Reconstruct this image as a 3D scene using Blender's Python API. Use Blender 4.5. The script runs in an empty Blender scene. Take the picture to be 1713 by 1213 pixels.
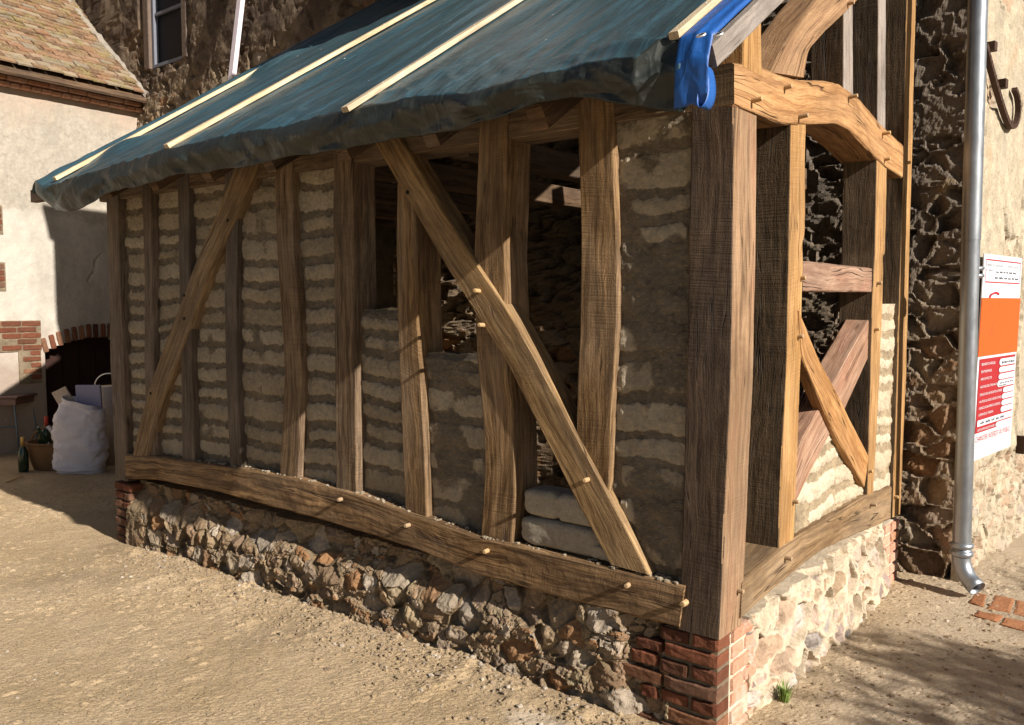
import bpy, math, random
import numpy as np
from math import radians, sin, cos, pi
random.seed(4)
C = bpy.context.scene.collection
R_ = math.radians

# ------------------------------------------------------------------ camera
FPX, CX, CY = 1417.0, 856.5, 606.5
PITCH = math.atan((CY-506.0)/FPX)
HD = R_(128.6)
fw = np.array([cos(HD), sin(HD), 0.]); rt = np.array([sin(HD), -cos(HD), 0.]); up = np.array([0, 0, 1.])
FV = fw*cos(PITCH)-up*sin(PITCH); UV_ = fw*sin(PITCH)+up*cos(PITCH)
CAM = np.array([1.280, -2.817, 1.622])
cd = bpy.data.cameras.new('camera'); co = bpy.data.objects.new('camera', cd); C.objects.link(co)
co.location = CAM
co.rotation_euler = (pi/2-PITCH, 0, HD-pi/2)
cd.sensor_width = 36.0; cd.lens = FPX/1713*36.0; cd.clip_start = .05; cd.clip_end = 600
bpy.context.scene.camera = co
# ------------------------------------------------------------------ light
SUN = np.array([-1.0, .108, -.545])           # direction the light travels
w = bpy.data.worlds.new('World'); bpy.context.scene.world = w; w.use_nodes = True
nt = w.node_tree; sky = nt.nodes.new('ShaderNodeTexSky'); sky.sky_type = 'NISHITA'; sky.sun_disc = False
el = math.atan2(-SUN[2], math.hypot(SUN[0], SUN[1]))
sky.sun_elevation = el; sky.sun_rotation = math.atan2(-SUN[0], -SUN[1])
nt.links.new(sky.outputs[0], nt.nodes['Background'].inputs[0]); nt.nodes['Background'].inputs[1].default_value = .031
sl = bpy.data.lights.new('sun', 'SUN'); sl.energy = 5.0; sl.angle = R_(.5); sl.color = (1, .91, .80)
so = bpy.data.objects.new('sun', sl); C.objects.link(so)
from mathutils import Vector
so.rotation_euler = Vector(SUN).to_track_quat('-Z', 'Y').to_euler()
vs = bpy.context.scene.view_settings
vs.view_transform = 'Standard'; vs.look = 'None'; vs.gamma = 1; vs.exposure = .72
try: vs.use_curve_mapping = False
except Exception: pass

# ------------------------------------------------------------------ measuring: rays of the survey photograph met with real planes
def ray(px, py): return FV+rt*(px-CX)/FPX-UV_*(py-CY)/FPX
def PY(px, py, y=0.):
    v = ray(px, py); return CAM+v*((y-CAM[1])/v[1])
def PX(px, py, x=0.):
    v = ray(px, py); return CAM+v*((x-CAM[0])/v[0])
def PZ(px, py, z=0.):
    v = ray(px, py); return CAM+v*((z-CAM[2])/v[2])
def PR(px, py, z0=2.66, m=.65):
    v = ray(px, py); return CAM+v*((z0+m*CAM[1]-CAM[2])/(v[2]-m*v[1]))

# ------------------------------------------------------------------ numpy noise
def h3(i, j, k, s=0):
    n = (i.astype(np.int64)*374761393+j.astype(np.int64)*668265263+k.astype(np.int64)*2147483647+s*1274126177) & 0xffffffff
    n = ((n ^ (n >> 13))*1274126177) & 0xffffffff
    n = ((n ^ (n >> 15))*2246822519) & 0xffffffff
    return ((n ^ (n >> 16)) & 0xffffff)/float(0xffffff)
def vnoise(x, y, z, s=0):
    x, y, z = np.broadcast_arrays(np.asarray(x, float), y, z)
    i, j, k = np.floor(x), np.floor(y), np.floor(z); a, b, c = x-i, y-j, z-k
    a = a*a*(3-2*a); b = b*b*(3-2*b); c = c*c*(3-2*c); r = 0
    for di in (0, 1):
        for dj in (0, 1):
            for dk in (0, 1):
                r = r+h3(i+di, j+dj, k+dk, s)*(a if di else 1-a)*(b if dj else 1-b)*(c if dk else 1-c)
    return r*2-1
def fbm(x, y, z=0., s=0, o=3):
    r = 0; A = 1.; f = 1.; t = 0
    for q in range(o):
        r = r+A*vnoise(np.asarray(x)*f+q*7.3, np.asarray(y)*f+q*3.1, np.asarray(z)*f+q*5.7, s+q); t += A; A *= .5; f *= 2.07
    return r/t
def sstep(a, b, x):
    t = np.clip((x-a)/(b-a), 0, 1); return t*t*(3-2*t)

# ------------------------------------------------------------------ mesh + object helpers
def mesh(name, V, F, mat=None, smooth=False, uv=None, col=None):
    """V (n,3); F list of tuples or (m,4) array"""
    me = bpy.data.meshes.new(name); V = np.asarray(V, dtype=np.float32)
    if isinstance(F, np.ndarray):
        m, k = F.shape
        me.vertices.add(len(V)); me.vertices.foreach_set('co', V.ravel())
        me.loops.add(m*k); me.loops.foreach_set('vertex_index', F.ravel().astype(np.int32))
        me.polygons.add(m); me.polygons.foreach_set('loop_start', np.arange(0, m*k, k, dtype=np.int32))
        me.update(calc_edges=True)
    else:
        me.from_pydata([tuple(map(float, v)) for v in V], [], F)
    me.validate()
    me.polygons.foreach_set('use_smooth', [smooth]*len(me.polygons))
    li = np.empty(len(me.loops), dtype=np.int32); me.loops.foreach_get('vertex_index', li)
    if uv is not None:
        l = me.uv_layers.new(name='UVMap'); l.data.foreach_set('uv', np.asarray(uv, dtype=np.float32)[li].ravel())
    if col is not None:
        c = me.color_attributes.new('cd', 'FLOAT_COLOR', 'POINT')
        cc = np.ones((len(V), 4), dtype=np.float32); cc[:, :col.shape[1]] = col; c.data.foreach_set('color', cc.ravel())
    if mat: me.materials.append(mat)
    me.update(); return me
def link(name, me, parent=None, label=None, cat=None, group=None, kind=None):
    o = bpy.data.objects.new(name, me); C.objects.link(o)
    if parent:
        o.parent = parent
        o.matrix_parent_inverse = parent.matrix_world.inverted() if parent.type != 'EMPTY' else o.matrix_parent_inverse
    if label: o['label'] = label
    if cat: o['category'] = cat
    if group: o['group'] = group
    if kind: o['kind'] = kind
    return o
def thing(name, label, cat, loc=(0, 0, 0), group=None):
    o = bpy.data.objects.new(name, None); C.objects.link(o); o.empty_display_size = .1
    o['label'] = label; o['category'] = cat; o['base'] = list(map(float, loc))
    if group: o['group'] = group
    return o
class Acc:
    """collects boxes / tubes for one mesh"""
    def __init__(s): s.V = []; s.F = []; s.U = []
    def add(s, V, F, U=None):
        b = len(s.V); s.V += [tuple(v) for v in V]; s.F += [tuple(i+b for i in f) for f in F]
        s.U += [tuple(u) for u in (U if U is not None else [(v[0]+v[1], v[2]) for v in V])]
    def box(s, c, d, ax=None):
        c = np.array(c, float); ax = np.eye(3) if ax is None else np.array(ax, float)
        V = [c+ax[0]*d[0]/2*x+ax[1]*d[1]/2*y+ax[2]*d[2]/2*z for x in (-1, 1) for y in (-1, 1) for z in (-1, 1)]
        s.add(V, [(0, 1, 3, 2), (4, 6, 7, 5), (0, 4, 5, 1), (2, 3, 7, 6), (0, 2, 6, 4), (1, 5, 7, 3)])
    def tube(s, pts, r, n=10, cap=True):
        pts = [np.array(p, float) for p in pts]; rs = r if hasattr(r, '__len__') else [r]*len(pts); V = []; U = []; L = 0
        pt = None
        for i, p in enumerate(pts):
            t = pts[min(i+1, len(pts)-1)]-pts[max(i-1, 0)]; t = t/np.linalg.norm(t)
            if pt is None:
                a = np.cross(t, [0, 0, 1.]); 
                if np.linalg.norm(a) < .2: a = np.cross(t, [0, 1., 0])
            else: a = pt-t*np.dot(pt, t)
            a = a/np.linalg.norm(a); pt = a; b = np.cross(t, a)
            if i: L += np.linalg.norm(pts[i]-pts[i-1])
            for k in range(n): V.append(p+rs[i]*(a*cos(2*pi*k/n)+b*sin(2*pi*k/n))); U.append((L, k/n*2*pi*rs[i]))
        F = [(i*n+k, i*n+(k+1) % n, (i+1)*n+(k+1) % n, (i+1)*n+k) for i in range(len(pts)-1) for k in range(n)]
        if cap: F += [tuple(range(n))[::-1], tuple((len(pts)-1)*n+k for k in range(n))]
        s.add(V, F, U)
    def obj(s, name, mat, parent=None, smooth=False, bevel=0, **k):
        me = mesh(name, s.V, s.F, mat, smooth, s.U); o = link(name, me, parent, **k)
        if bevel:
            m = o.modifiers.new('bevel', 'BEVEL'); m.width = bevel; m.segments = 2; m.limit_method = 'ANGLE'
        return o
def grid_faces(n, m, base=0):
    """n rows, m cols"""
    i = np.arange(n-1)[:, None]*m+np.arange(m-1)[None, :]
    return (np.stack([i, i+1, i+m+1, i+m], -1).reshape(-1, 4)+base)
def relief(name, A, B, org, ua, ub, un, hfun, mat, back=.1, parent=None, flip=False, shear=None, smooth=False, **k):
    """height field over the plane org + a*ua + b*ub, pushed along un; its border is folded back so it is a solid slab"""
    A = np.asarray(A); B = np.asarray(B)
    A2 = np.concatenate([[A[0]], A, [A[-1]]]); B2 = np.concatenate([[B[0]], B, [B[-1]]])
    a, b = np.meshgrid(A2, B2)
    h, col = hfun(a, b)[:2]
    edge = np.zeros_like(a, bool); edge[0] = edge[-1] = True; edge[:, 0] = edge[:, -1] = True
    h = np.where(edge, -back, h); col = np.where(edge[..., None], col*np.array([0, 1, 1.]), col)
    org, ua, ub, un = [np.array(q, float) for q in (org, ua, ub, un)]
    if shear is not None: a = a+shear(a, b)
    V = org+a[..., None]*ua+b[..., None]*ub+h[..., None]*un
    n, m = a.shape; F = grid_faces(n, m)
    if np.dot(np.cross(ua, ub), un) < 0: F = F[:, ::-1]
    V = V.reshape(-1, 3)
    F = np.concatenate([F, np.array([[0, m*(n-1), n*m-1, m-1]])])
    me = mesh(name, V, F, mat, smooth, np.stack([a.ravel(), b.ravel()], -1), col.reshape(-1, col.shape[-1]))
    return link(name, me, parent, **k)
def cells(a, b, ca, cb, s=0, jit=.8, wv=.25):
    """irregular stones: distance to border, id, local offset"""
    x = a/ca; y = b/cb; iy = np.floor(y)
    best = [np.full(a.shape, 9.), np.full(a.shape, 9.)]; bid = np.zeros(a.shape); bx = np.zeros(a.shape); by = np.zeros(a.shape)
    for dj in (-2, -1, 0, 1, 2):
        jj = iy+dj; off = h3(jj, jj*0, jj*0, s+91); ix = np.floor(x-off)
        for di in (-2, -1, 0, 1, 2):
            ii = ix+di; r1 = h3(ii, jj, ii*0, s+1); r2 = h3(ii, jj, ii*0, s+2); r3 = h3(ii, jj, ii*0, s+3)
            sx = ii+.5+off+(r1-.5)*jit; sy = jj+.5+(r2-.5)*jit
            dx = x-sx; dy = y-sy
            d = np.sqrt(dx*dx+dy*dy)-wv*(r3-.5)
            m1 = d < best[0]
            best[1] = np.where(m1, best[0], np.minimum(best[1], d)); best[0] = np.where(m1, d, best[0])
            bid = np.where(m1, h3(ii, jj, ii*0, s+5), bid); bx = np.where(m1, dx*ca, bx); by = np.where(m1, dy*cb, by)
    return best[1]-best[0], bid, bx, by
def rubble(a, b, ca=.17, cb=.11, H=.045, s=0, gap=.16, rough=.006, warp=.02, sharp=.6, fac=1.):
    wa = a+warp*fbm(a*9, b*9, 0, s+11); wb = b+warp*fbm(a*9+40, b*9, 0, s+12)
    e, cid, lx, ly = cells(wa, wb, ca, cb, s, .95, .5)
    e2, cid2, _, _ = cells(wa+3, wb+5, ca*.42, cb*.42, s+50)
    r2 = (cid*7.13) % 1; r3 = (cid*17.7) % 1; r4 = (cid*29.3) % 1
    small = (r4 > .76)                               # some places are packed with small spalls instead of one stone
    ee = np.where(small, np.minimum(e*1.5, e2), e)
    m = sstep(gap*.3, gap*.95, ee+.06*fbm(a*30, b*30, 0, s+61, 2))
    stone = (.45+.55*r2)*H+(r3-.5)*.3*lx+(r4*1.25-.5)*.35*ly
    for q in range(4):
        an = 6.283*((cid*(37.1+11*q)+q*.27) % 1); sl = .25+.75*((cid*(91.7+7*q)) % 1)
        stone = np.minimum(stone, (.75+.4*((cid*(53.3+q)) % 1))*H*(.6+.4*r2)+sl*(np.cos(an)*lx+np.sin(an)*ly))
    stone = np.where(small, (.3+.5*cid2)*H, stone)
    facet = np.abs(fbm(a*16, b*16, cid*40, s+21, 3))*.02*fac
    h = stone*m**sharp-facet*m+rough*fbm(a*55, b*55, 0, s+3, 3)+(1-m)*(.012+.012*fbm(a*16, b*16, 0, s+8, 4))
    rid = np.where(small, (cid+cid2*.7) % 1, cid)
    return h, m, rid
def stack3(m, r, e=None): return np.stack([m, r, e if e is not None else m*0], -1)

# ------------------------------------------------------------------ materials
class NT:
    def __init__(s, name, rough=.85, spec=.3):
        s.m = bpy.data.materials.new(name); s.m.use_nodes = True; s.t = s.m.node_tree; s.b = s.t.nodes['Principled BSDF']
        s.b.inputs['Roughness'].default_value = rough; s.b.inputs['Specular IOR Level'].default_value = spec
    def n(s, typ, **kw):
        x = s.t.nodes.new('ShaderNode'+typ)
        for k, v in kw.items():
            if hasattr(x, k) and k not in ('Scale',): setattr(x, k, v)
            else: s.set(x.inputs[k], v)
        return x
    def set(s, inp, v):
        if hasattr(v, 'links'): s.t.links.new(v, inp)
        elif isinstance(v, tuple) and len(v) == 3 and inp.type == 'RGBA': inp.default_value = (*v, 1)
        else: inp.default_value = v
    def math(s, op, a, b=0., c=None, clamp=False):
        x = s.t.nodes.new('ShaderNodeMath'); x.operation = op; x.use_clamp = clamp
        s.set(x.inputs[0], a); s.set(x.inputs[1], b)
        if c is not None: s.set(x.inputs[2], c)
        return x.outputs[0]
    def mix(s, f, a, b, blend='MIX'):
        x = s.t.nodes.new('ShaderNodeMix'); x.data_type = 'RGBA'; x.blend_type = blend
        s.set(x.inputs[0], f); s.set(x.inputs[6], a); s.set(x.inputs[7], b); return x.outputs[2]
    def ramp(s, f, stops):
        x = s.t.nodes.new('ShaderNodeValToRGB'); e = x.color_ramp.elements
        while len(e) < len(stops): e.new(.5)
        for q, (p, c) in zip(e, stops):
            q.position = p; q.color = (*c, 1) if hasattr(c, '__len__') else (c, c, c, 1)
        s.set(x.inputs[0], f); return x.outputs[0]
    def noise(s, vec, scale, detail=4, rough=.6, dist=0.):
        x = s.n('TexNoise', Scale=scale, Detail=detail, Roughness=rough, Distortion=dist)
        if vec is not None: s.set(x.inputs['Vector'], vec)
        return x.outputs['Fac']
    def map(s, vec, scale=(1, 1, 1), loc=(0, 0, 0), rot=(0, 0, 0)):
        x = s.t.nodes.new('ShaderNodeMapping'); s.set(x.inputs[0], vec); x.inputs[1].default_value = loc
        x.inputs[2].default_value = rot; x.inputs[3].default_value = scale; return x.outputs[0]
    def pos(s): return s.t.nodes.new('ShaderNodeNewGeometry').outputs['Position']
    def uv(s): return s.t.nodes.new('ShaderNodeTexCoord').outputs['UV']
    def cd(s):
        x = s.t.nodes.new('ShaderNodeAttribute'); x.attribute_name = 'cd'
        y = s.t.nodes.new('ShaderNodeSeparateXYZ'); s.set(y.inputs[0], x.outputs['Vector']); return y.outputs
    def xyz(s, v):
        y = s.t.nodes.new('ShaderNodeSeparateXYZ'); s.set(y.inputs[0], v); return y.outputs
    def fin(s, col=None, bump=None, strength=.5, dist=.01, rough=None):
        if col is not None: s.set(s.b.inputs['Base Color'], col)
        if rough is not None: s.set(s.b.inputs['Roughness'], rough)
        if bump is not None:
            x = s.t.nodes.new('ShaderNodeBump'); x.inputs['Strength'].default_value = strength; x.inputs['Distance'].default_value = dist
            s.set(x.inputs['Height'], bump); s.t.links.new(x.outputs[0], s.b.inputs['Normal'])
        return s.m

def wood(name, dark, light, grey=(.2, .17, .14), greyamt=.3, saw=.5, crack=.6, rough=.8, red=None):
    t = NT(name, rough, .25); uv = t.uv()
    warp = t.noise(t.map(uv, (1.6, 5, 1)), 1, 3)
    wv = t.n('VectorMath', operation='ADD'); t.set(wv.inputs[0], uv)
    cmb = t.t.nodes.new('ShaderNodeCombineXYZ'); t.set(cmb.inputs[1], t.math('MULTIPLY', t.math('SUBTRACT', warp, .5), .09)); t.set(wv.inputs[1], cmb.outputs[0])
    wuv = wv.outputs[0]
    g1 = t.noise(t.map(wuv, (2.2, 42, 1)), 1, 5, .62)
    g2 = t.noise(t.map(wuv, (9, 190, 1)), 1, 3, .6)
    big = t.noise(t.map(uv, (1.3, 6, 1), (3.3, 8.1, 0)), 1, 4, .6)
    f = t.math('ADD', t.math('MULTIPLY', g1, .65), t.math('MULTIPLY', g2, .35))
    col = t.ramp(f, [(.38, tuple(q*.62 for q in dark)), (.45, dark), (.52, tuple(.5*(a+b) for a, b in zip(dark, light))), (.62, light)])
    gm = t.ramp(big, [(.38, 0.), (.66, 1.)])
    col = t.mix(t.math('MULTIPLY', gm, greyamt), col, t.mix(f, tuple(c*.6 for c in grey), tuple(c*1.4 for c in grey)))
    if red:
        rm = t.ramp(t.noise(t.map(uv, (2.5, 9, 1), (9, 2, 0)), 1, 3), [(.5, 0.), (.72, 1.)])
        col = t.mix(t.math('MULTIPLY', rm, .4), col, red)
    # water stains and handling dirt in blotches, differing from beam to beam
    st = t.ramp(t.noise(t.map(uv, (1.7, 3.2, 1), (6.6, 1.1, 0)), 1, 6, .72, .6), [(.40, 0.), (.60, 1.)])
    col = t.mix(t.math('MULTIPLY', st, .55), col, tuple(q*.55 for q in dark))
    oi = t.t.nodes.new('ShaderNodeObjectInfo'); vv = t.math('ADD', .80, t.math('MULTIPLY', oi.outputs['Random'], .38))
    hs = t.n('HueSaturation', Value=vv, Saturation=t.math('ADD', .85, t.math('MULTIPLY', oi.outputs['Random'], .25))); t.set(hs.inputs['Color'], col); col = hs.outputs[0]
    # saw marks run across the beam
    swn = t.noise(t.map(uv, (150, 3.5, 1), rot=(0, 0, .05)), 1, 2, .5)
    sm = t.math('MULTIPLY', t.ramp(swn, [(.45, 0.), (.62, 1.)]), t.ramp(t.noise(t.map(uv, (2.1, 4, 1), (5, 5, 0)), 1, 3), [(.42, 0.), (.62, 1.)]))
    sm = t.math('MULTIPLY', sm, saw)
    col = t.mix(t.math('MULTIPLY', sm, .45), col, tuple(c*.4 for c in dark))
    # drying cracks
    cn = t.noise(t.map(wuv, (.7, 19, 1), (1.7, 4.4, 0)), 1, 2, .5)
    cr = t.math('SUBTRACT', 1., t.math('DIVIDE', t.math('ABSOLUTE', t.math('SUBTRACT', cn, .5)), .010), clamp=True)
    cm = t.math('MULTIPLY', cr, t.ramp(t.noise(t.map(uv, (2.2, 8, 1), (2, 9, 0)), 1, 2), [(.5, 0.), (.58, 1.)]))
    cm = t.math('MULTIPLY', cm, crack)
    # knots
    vo = t.n('TexVoronoi', feature='F1', Scale=1.); t.set(vo.inputs['Vector'], t.map(wuv, (1.5, 6.5, 1))); vo.inputs['Randomness'].default_value = 1
    kn = t.ramp(vo.outputs['Distance'], [(.035, 1.), (.085, 0.)])
    col = t.mix(t.math('MULTIPLY', kn, .75), col, tuple(c*.22 for c in dark))
    col = t.mix(t.math('MULTIPLY', cm, .9), col, tuple(c*.12 for c in dark))
    hgt = t.math('SUBTRACT', t.math('ADD', t.math('MULTIPLY', f, .8), t.math('MULTIPLY', sm, -.45)), t.math('MULTIPLY', cm, 1.4))
    fine = t.noise(t.pos(), 130, 3)
    hgt = t.math('ADD', hgt, t.math('MULTIPLY', fine, .3))
    return t.fin(col, hgt, 1., .006)
M = {}
M['oak_front'] = wood('weathered_oak', (.12, .07, .033), (.36, .235, .125), (.24, .19, .145), .5, .45)
M['oak_grey'] = wood('grey_oak', (.10, .072, .052), (.235, .175, .13), (.19, .155, .13), .7, .3)
M['oak_brace'] = wood('brace_oak', (.17, .10, .043), (.44, .29, .14), (.28, .22, .155), .45, .3)
M['oak_sill'] = wood('sill_oak', (.09, .05, .024), (.40, .26, .14), (.25, .185, .13), .5, .15, 1.)
M['oak_sill_pale'] = wood('pale_sill_oak', (.17, .105, .055), (.36, .245, .135), (.22, .17, .12), .6, .2, 1.)
M['oak_corner'] = wood('corner_oak', (.22, .13, .068), (.42, .27, .155), (.28, .2, .14), .4, .15, red=(.36, .17, .10))
M['oak_gold'] = wood('golden_oak', (.34, .18, .065), (.52, .315, .13), (.38, .26, .15), .35, .3, .7)
M['oak_tie'] = wood('tie_oak', (.29, .15, .065), (.50, .30, .145), (.38, .25, .15), .4, .3, 1.)
M['oak_pink'] = wood('pink_oak', (.30, .16, .095), (.50, .32, .215), (.36, .26, .2), .45, .3, 1., red=(.46, .19, .13))
M['oak_dark_face'] = wood('dark_face_oak', (.075, .048, .026), (.18, .120, .068), (.14, .105, .07), .4, .35, .8)
M['oak_post_face'] = wood('dark_post_face', (.055, .034, .021), (.15, .098, .062), (.125, .092, .07), .5, .55, .7)
M['oak_silver'] = wood('silvered_oak', (.26, .21, .18), (.42, .36, .31), (.38, .34, .31), .7, .2, .6)
M['oak_dark'] = wood('inner_oak', (.085, .05, .028), (.20, .125, .07), (.14, .11, .09), .4, .3)
M['pine'] = wood('pine_batten', (.56, .43, .27), (.72, .59, .41), (.62, .51, .37), .3, 0, .15, .7)
M['peg'] = wood('peg_wood', (.42, .27, .13), (.62, .43, .24), (.5, .36, .22), .3, 0, .2)

def earth_like(name, stops, mortar, bumpd=.01, strength=.7, tintdark=None, zone=None, nscale=60):
    """stones / loaves: cd.x mask, cd.y random, cd.z extra"""
    t = NT(name, .93, .15); c = t.cd(); p = t.pos()
    n1 = t.noise(p, 9, 5, .65); n2 = t.noise(p, nscale, 5, .7); n3 = t.noise(p, 260, 3, .6)
    base = t.ramp(c[1], stops)
    mor = t.mix(n1, tuple(q*.65 for q in mortar), tuple(min(1, q*1.3) for q in mortar))
    mk = t.math('ADD', c[0], t.math('MULTIPLY', t.math('SUBTRACT', n2, .5), .8), clamp=True)
    mk = t.ramp(mk, [(.35, 0.), (.65, 1.)])
    col = t.mix(mk, mor, base)
    v = t.math('ADD', .05, t.math('ADD', t.math('MULTIPLY', n1, .7), t.math('ADD', t.math('MULTIPLY', n2, .85), t.math('MULTIPLY', n3, .35))))
    col = t.mix(1., col, t.n('CombineColor', Red=v, Green=v, Blue=v).outputs[0], 'MULTIPLY')
    if zone: col = zone(t, col, p, c, n1, n2, n3)
    h = t.math('ADD', t.math('MULTIPLY', n2, .7), t.math('MULTIPLY', n3, .3))
    return t.fin(col, h, min(1, strength*1.3), bumpd*1.3)

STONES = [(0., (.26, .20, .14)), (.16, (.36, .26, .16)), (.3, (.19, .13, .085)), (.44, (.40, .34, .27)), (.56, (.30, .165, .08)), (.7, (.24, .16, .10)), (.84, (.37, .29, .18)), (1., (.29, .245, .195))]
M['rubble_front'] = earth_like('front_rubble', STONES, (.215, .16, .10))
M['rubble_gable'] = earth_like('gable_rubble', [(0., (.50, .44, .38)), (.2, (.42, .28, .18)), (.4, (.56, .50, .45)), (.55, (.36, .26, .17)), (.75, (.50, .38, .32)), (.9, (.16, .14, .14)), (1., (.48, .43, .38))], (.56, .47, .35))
def strawz(t, col, p, c, n1, n2, n3):
    # straw flecks in the earth
    s1 = t.noise(t.map(p, (40, 40, 260), rot=(.3, .4, .2)), 1, 1); f = t.ramp(s1, [(.66, 0.), (.70, 1.)])
    col = t.mix(t.math('MULTIPLY', f, .4), col, (.5, .4, .24))
    pit = t.ramp(t.noise(p, 75, 2), [(.26, 1.), (.33, 0.)])
    return t.mix(t.math('MULTIPLY', pit, .6), col, (.07, .05, .035))
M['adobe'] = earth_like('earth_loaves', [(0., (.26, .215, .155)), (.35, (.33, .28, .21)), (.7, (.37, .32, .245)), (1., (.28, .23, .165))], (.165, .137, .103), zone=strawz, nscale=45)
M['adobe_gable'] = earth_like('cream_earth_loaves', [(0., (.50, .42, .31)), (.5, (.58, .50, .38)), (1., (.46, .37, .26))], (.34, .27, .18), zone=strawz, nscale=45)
M['adobe_block'] = earth_like('loose_earth_block', [(0., (.34, .30, .245)), (1., (.39, .345, .275))], (.25, .22, .17), zone=strawz)
BRK = [(0., (.13, .048, .028)), (.3, (.19, .072, .04)), (.55, (.075, .033, .022)), (.8, (.23, .11, .06)), (1., (.14, .08, .055))]
M['brick'] = earth_like('old_brick', BRK, (.20, .16, .11), nscale=35)
def limez(t, col, p, c, n1, n2, n3):
    return t.mix(t.ramp(t.noise(p, 7, 5, .7), [(.52, 0.), (.68, .75)]), col, (.6, .48, .40))
M['brick_limed'] = earth_like('limed_brick', [(0., (.50, .25, .16)), (.5, (.58, .36, .26)), (1., (.44, .22, .13))], (.62, .54, .42), zone=limez)
def w1zone(t, col, p, c, n1, n2, n3):
    x = t.xyz(p)
    # blackened tar-like crust on the upper part of the wall end and inside, old grey render high up on the left
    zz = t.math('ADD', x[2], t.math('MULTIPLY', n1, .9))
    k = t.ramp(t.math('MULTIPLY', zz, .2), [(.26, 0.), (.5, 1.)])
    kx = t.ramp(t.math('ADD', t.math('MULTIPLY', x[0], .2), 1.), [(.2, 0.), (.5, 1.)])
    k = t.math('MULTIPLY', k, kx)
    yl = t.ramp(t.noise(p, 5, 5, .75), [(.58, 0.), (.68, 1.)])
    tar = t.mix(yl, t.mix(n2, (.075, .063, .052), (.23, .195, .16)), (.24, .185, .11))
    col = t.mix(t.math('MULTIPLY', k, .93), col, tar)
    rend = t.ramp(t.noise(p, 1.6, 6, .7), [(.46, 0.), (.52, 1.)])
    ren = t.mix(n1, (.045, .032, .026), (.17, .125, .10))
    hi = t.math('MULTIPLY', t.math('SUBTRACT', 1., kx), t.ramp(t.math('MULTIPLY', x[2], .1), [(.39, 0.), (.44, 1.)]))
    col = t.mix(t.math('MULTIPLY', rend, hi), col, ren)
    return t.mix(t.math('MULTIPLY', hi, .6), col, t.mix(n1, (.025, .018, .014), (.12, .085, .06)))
M['w1'] = earth_like('old_rubble_wall', STONES, (.28, .215, .15), zone=w1zone, bumpd=.014, strength=1.)
def w2zone(t, col, p, c, n1, n2, n3):
    st = t.ramp(t.noise(t.map(p, (1, 1, .45)), 5.5, 6, .72), [(.56, 0.), (.66, 1.)])
    col2 = t.mix(t.math('MULTIPLY', st, .5), col, (.42, .27, .15))
    gr = t.ramp(t.noise(t.map(p, (1, 1, .25), (4, 4, 4)), 5, 6, .7), [(.52, 0.), (.68, 1.)])
    col2 = t.mix(t.math('MULTIPLY', gr, .45), col2, (.28, .25, .21))
    pit = t.ramp(t.noise(p, 42, 3), [(.30, 1.), (.36, 0.)])
    return t.mix(t.math('MULTIPLY', pit, .6), col2, (.16, .11, .06))
M['w2'] = earth_like('lit_plaster_wall', [(0., (.38, .30, .20)), (.3, (.50, .43, .33)), (.6, (.42, .30, .21)), (1., (.42, .38, .32))], (.46, .40, .30), zone=w2zone, bumpd=.01, strength=.8)
def plz(t, col, p, c, n1, n2, n3):
    x = t.xyz(p)
    zz = t.math('ADD', x[2], t.math('MULTIPLY', t.noise(p, 1.4, 5, .65), .9))
    k = t.ramp(t.math('MULTIPLY', zz, .2), [(.80, 0.), (.86, 1.)])
    col = t.mix(t.math('MULTIPLY', k, .6), col, (.42, .32, .25))
    k2 = t.ramp(t.math('MULTIPLY', zz, .2), [(.60, 1.), (.615, 0.)])
    col = t.mix(t.math('MULTIPLY', k2, .6), col, (.54, .51, .46))
    k3 = t.ramp(t.math('MULTIPLY', zz, .2), [(.26, 1.), (.34, 0.)])
    st = t.ramp(t.noise(t.map(p, (1, 1, .6), (2, 7, 3)), 2.6, 7, .72), [(.48, 0.), (.64, 1.)]); col = t.mix(t.math('MULTIPLY', st, .4), col, (.25, .235, .205))
    return t.mix(t.math('MULTIPLY', k3, .75), col, (.27, .205, .165))
M['plaster'] = earth_like('cream_render', [(0., (.34, .31, .26)), (1., (.39, .355, .305))], (.355, .32, .27), zone=plz, bumpd=.006, strength=.8, nscale=30)
def tilem():
    t = NT('clay_tile', .9, .15); c = t.cd(); p = t.pos(); n1 = t.noise(p, 5, 5, .7); n2 = t.noise(p, 40, 4, .7)
    col = t.ramp(c[1], [(0., (.12, .07, .042)), (.3, (.23, .15, .09)), (.55, (.24, .125, .072)), (.75, (.31, .245, .17)), (1., (.17, .14, .105))])
    col = t.mix(t.ramp(n1, [(.5, 0.), (.62, .8)]), col, (.22, .175, .07))
    col = t.mix(t.ramp(n2, [(.55, 0.), (.7, .7)]), col, (.45, .40, .32))
    return t.fin(col, n2, .8, .01)
M['tile'] = tilem()
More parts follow.
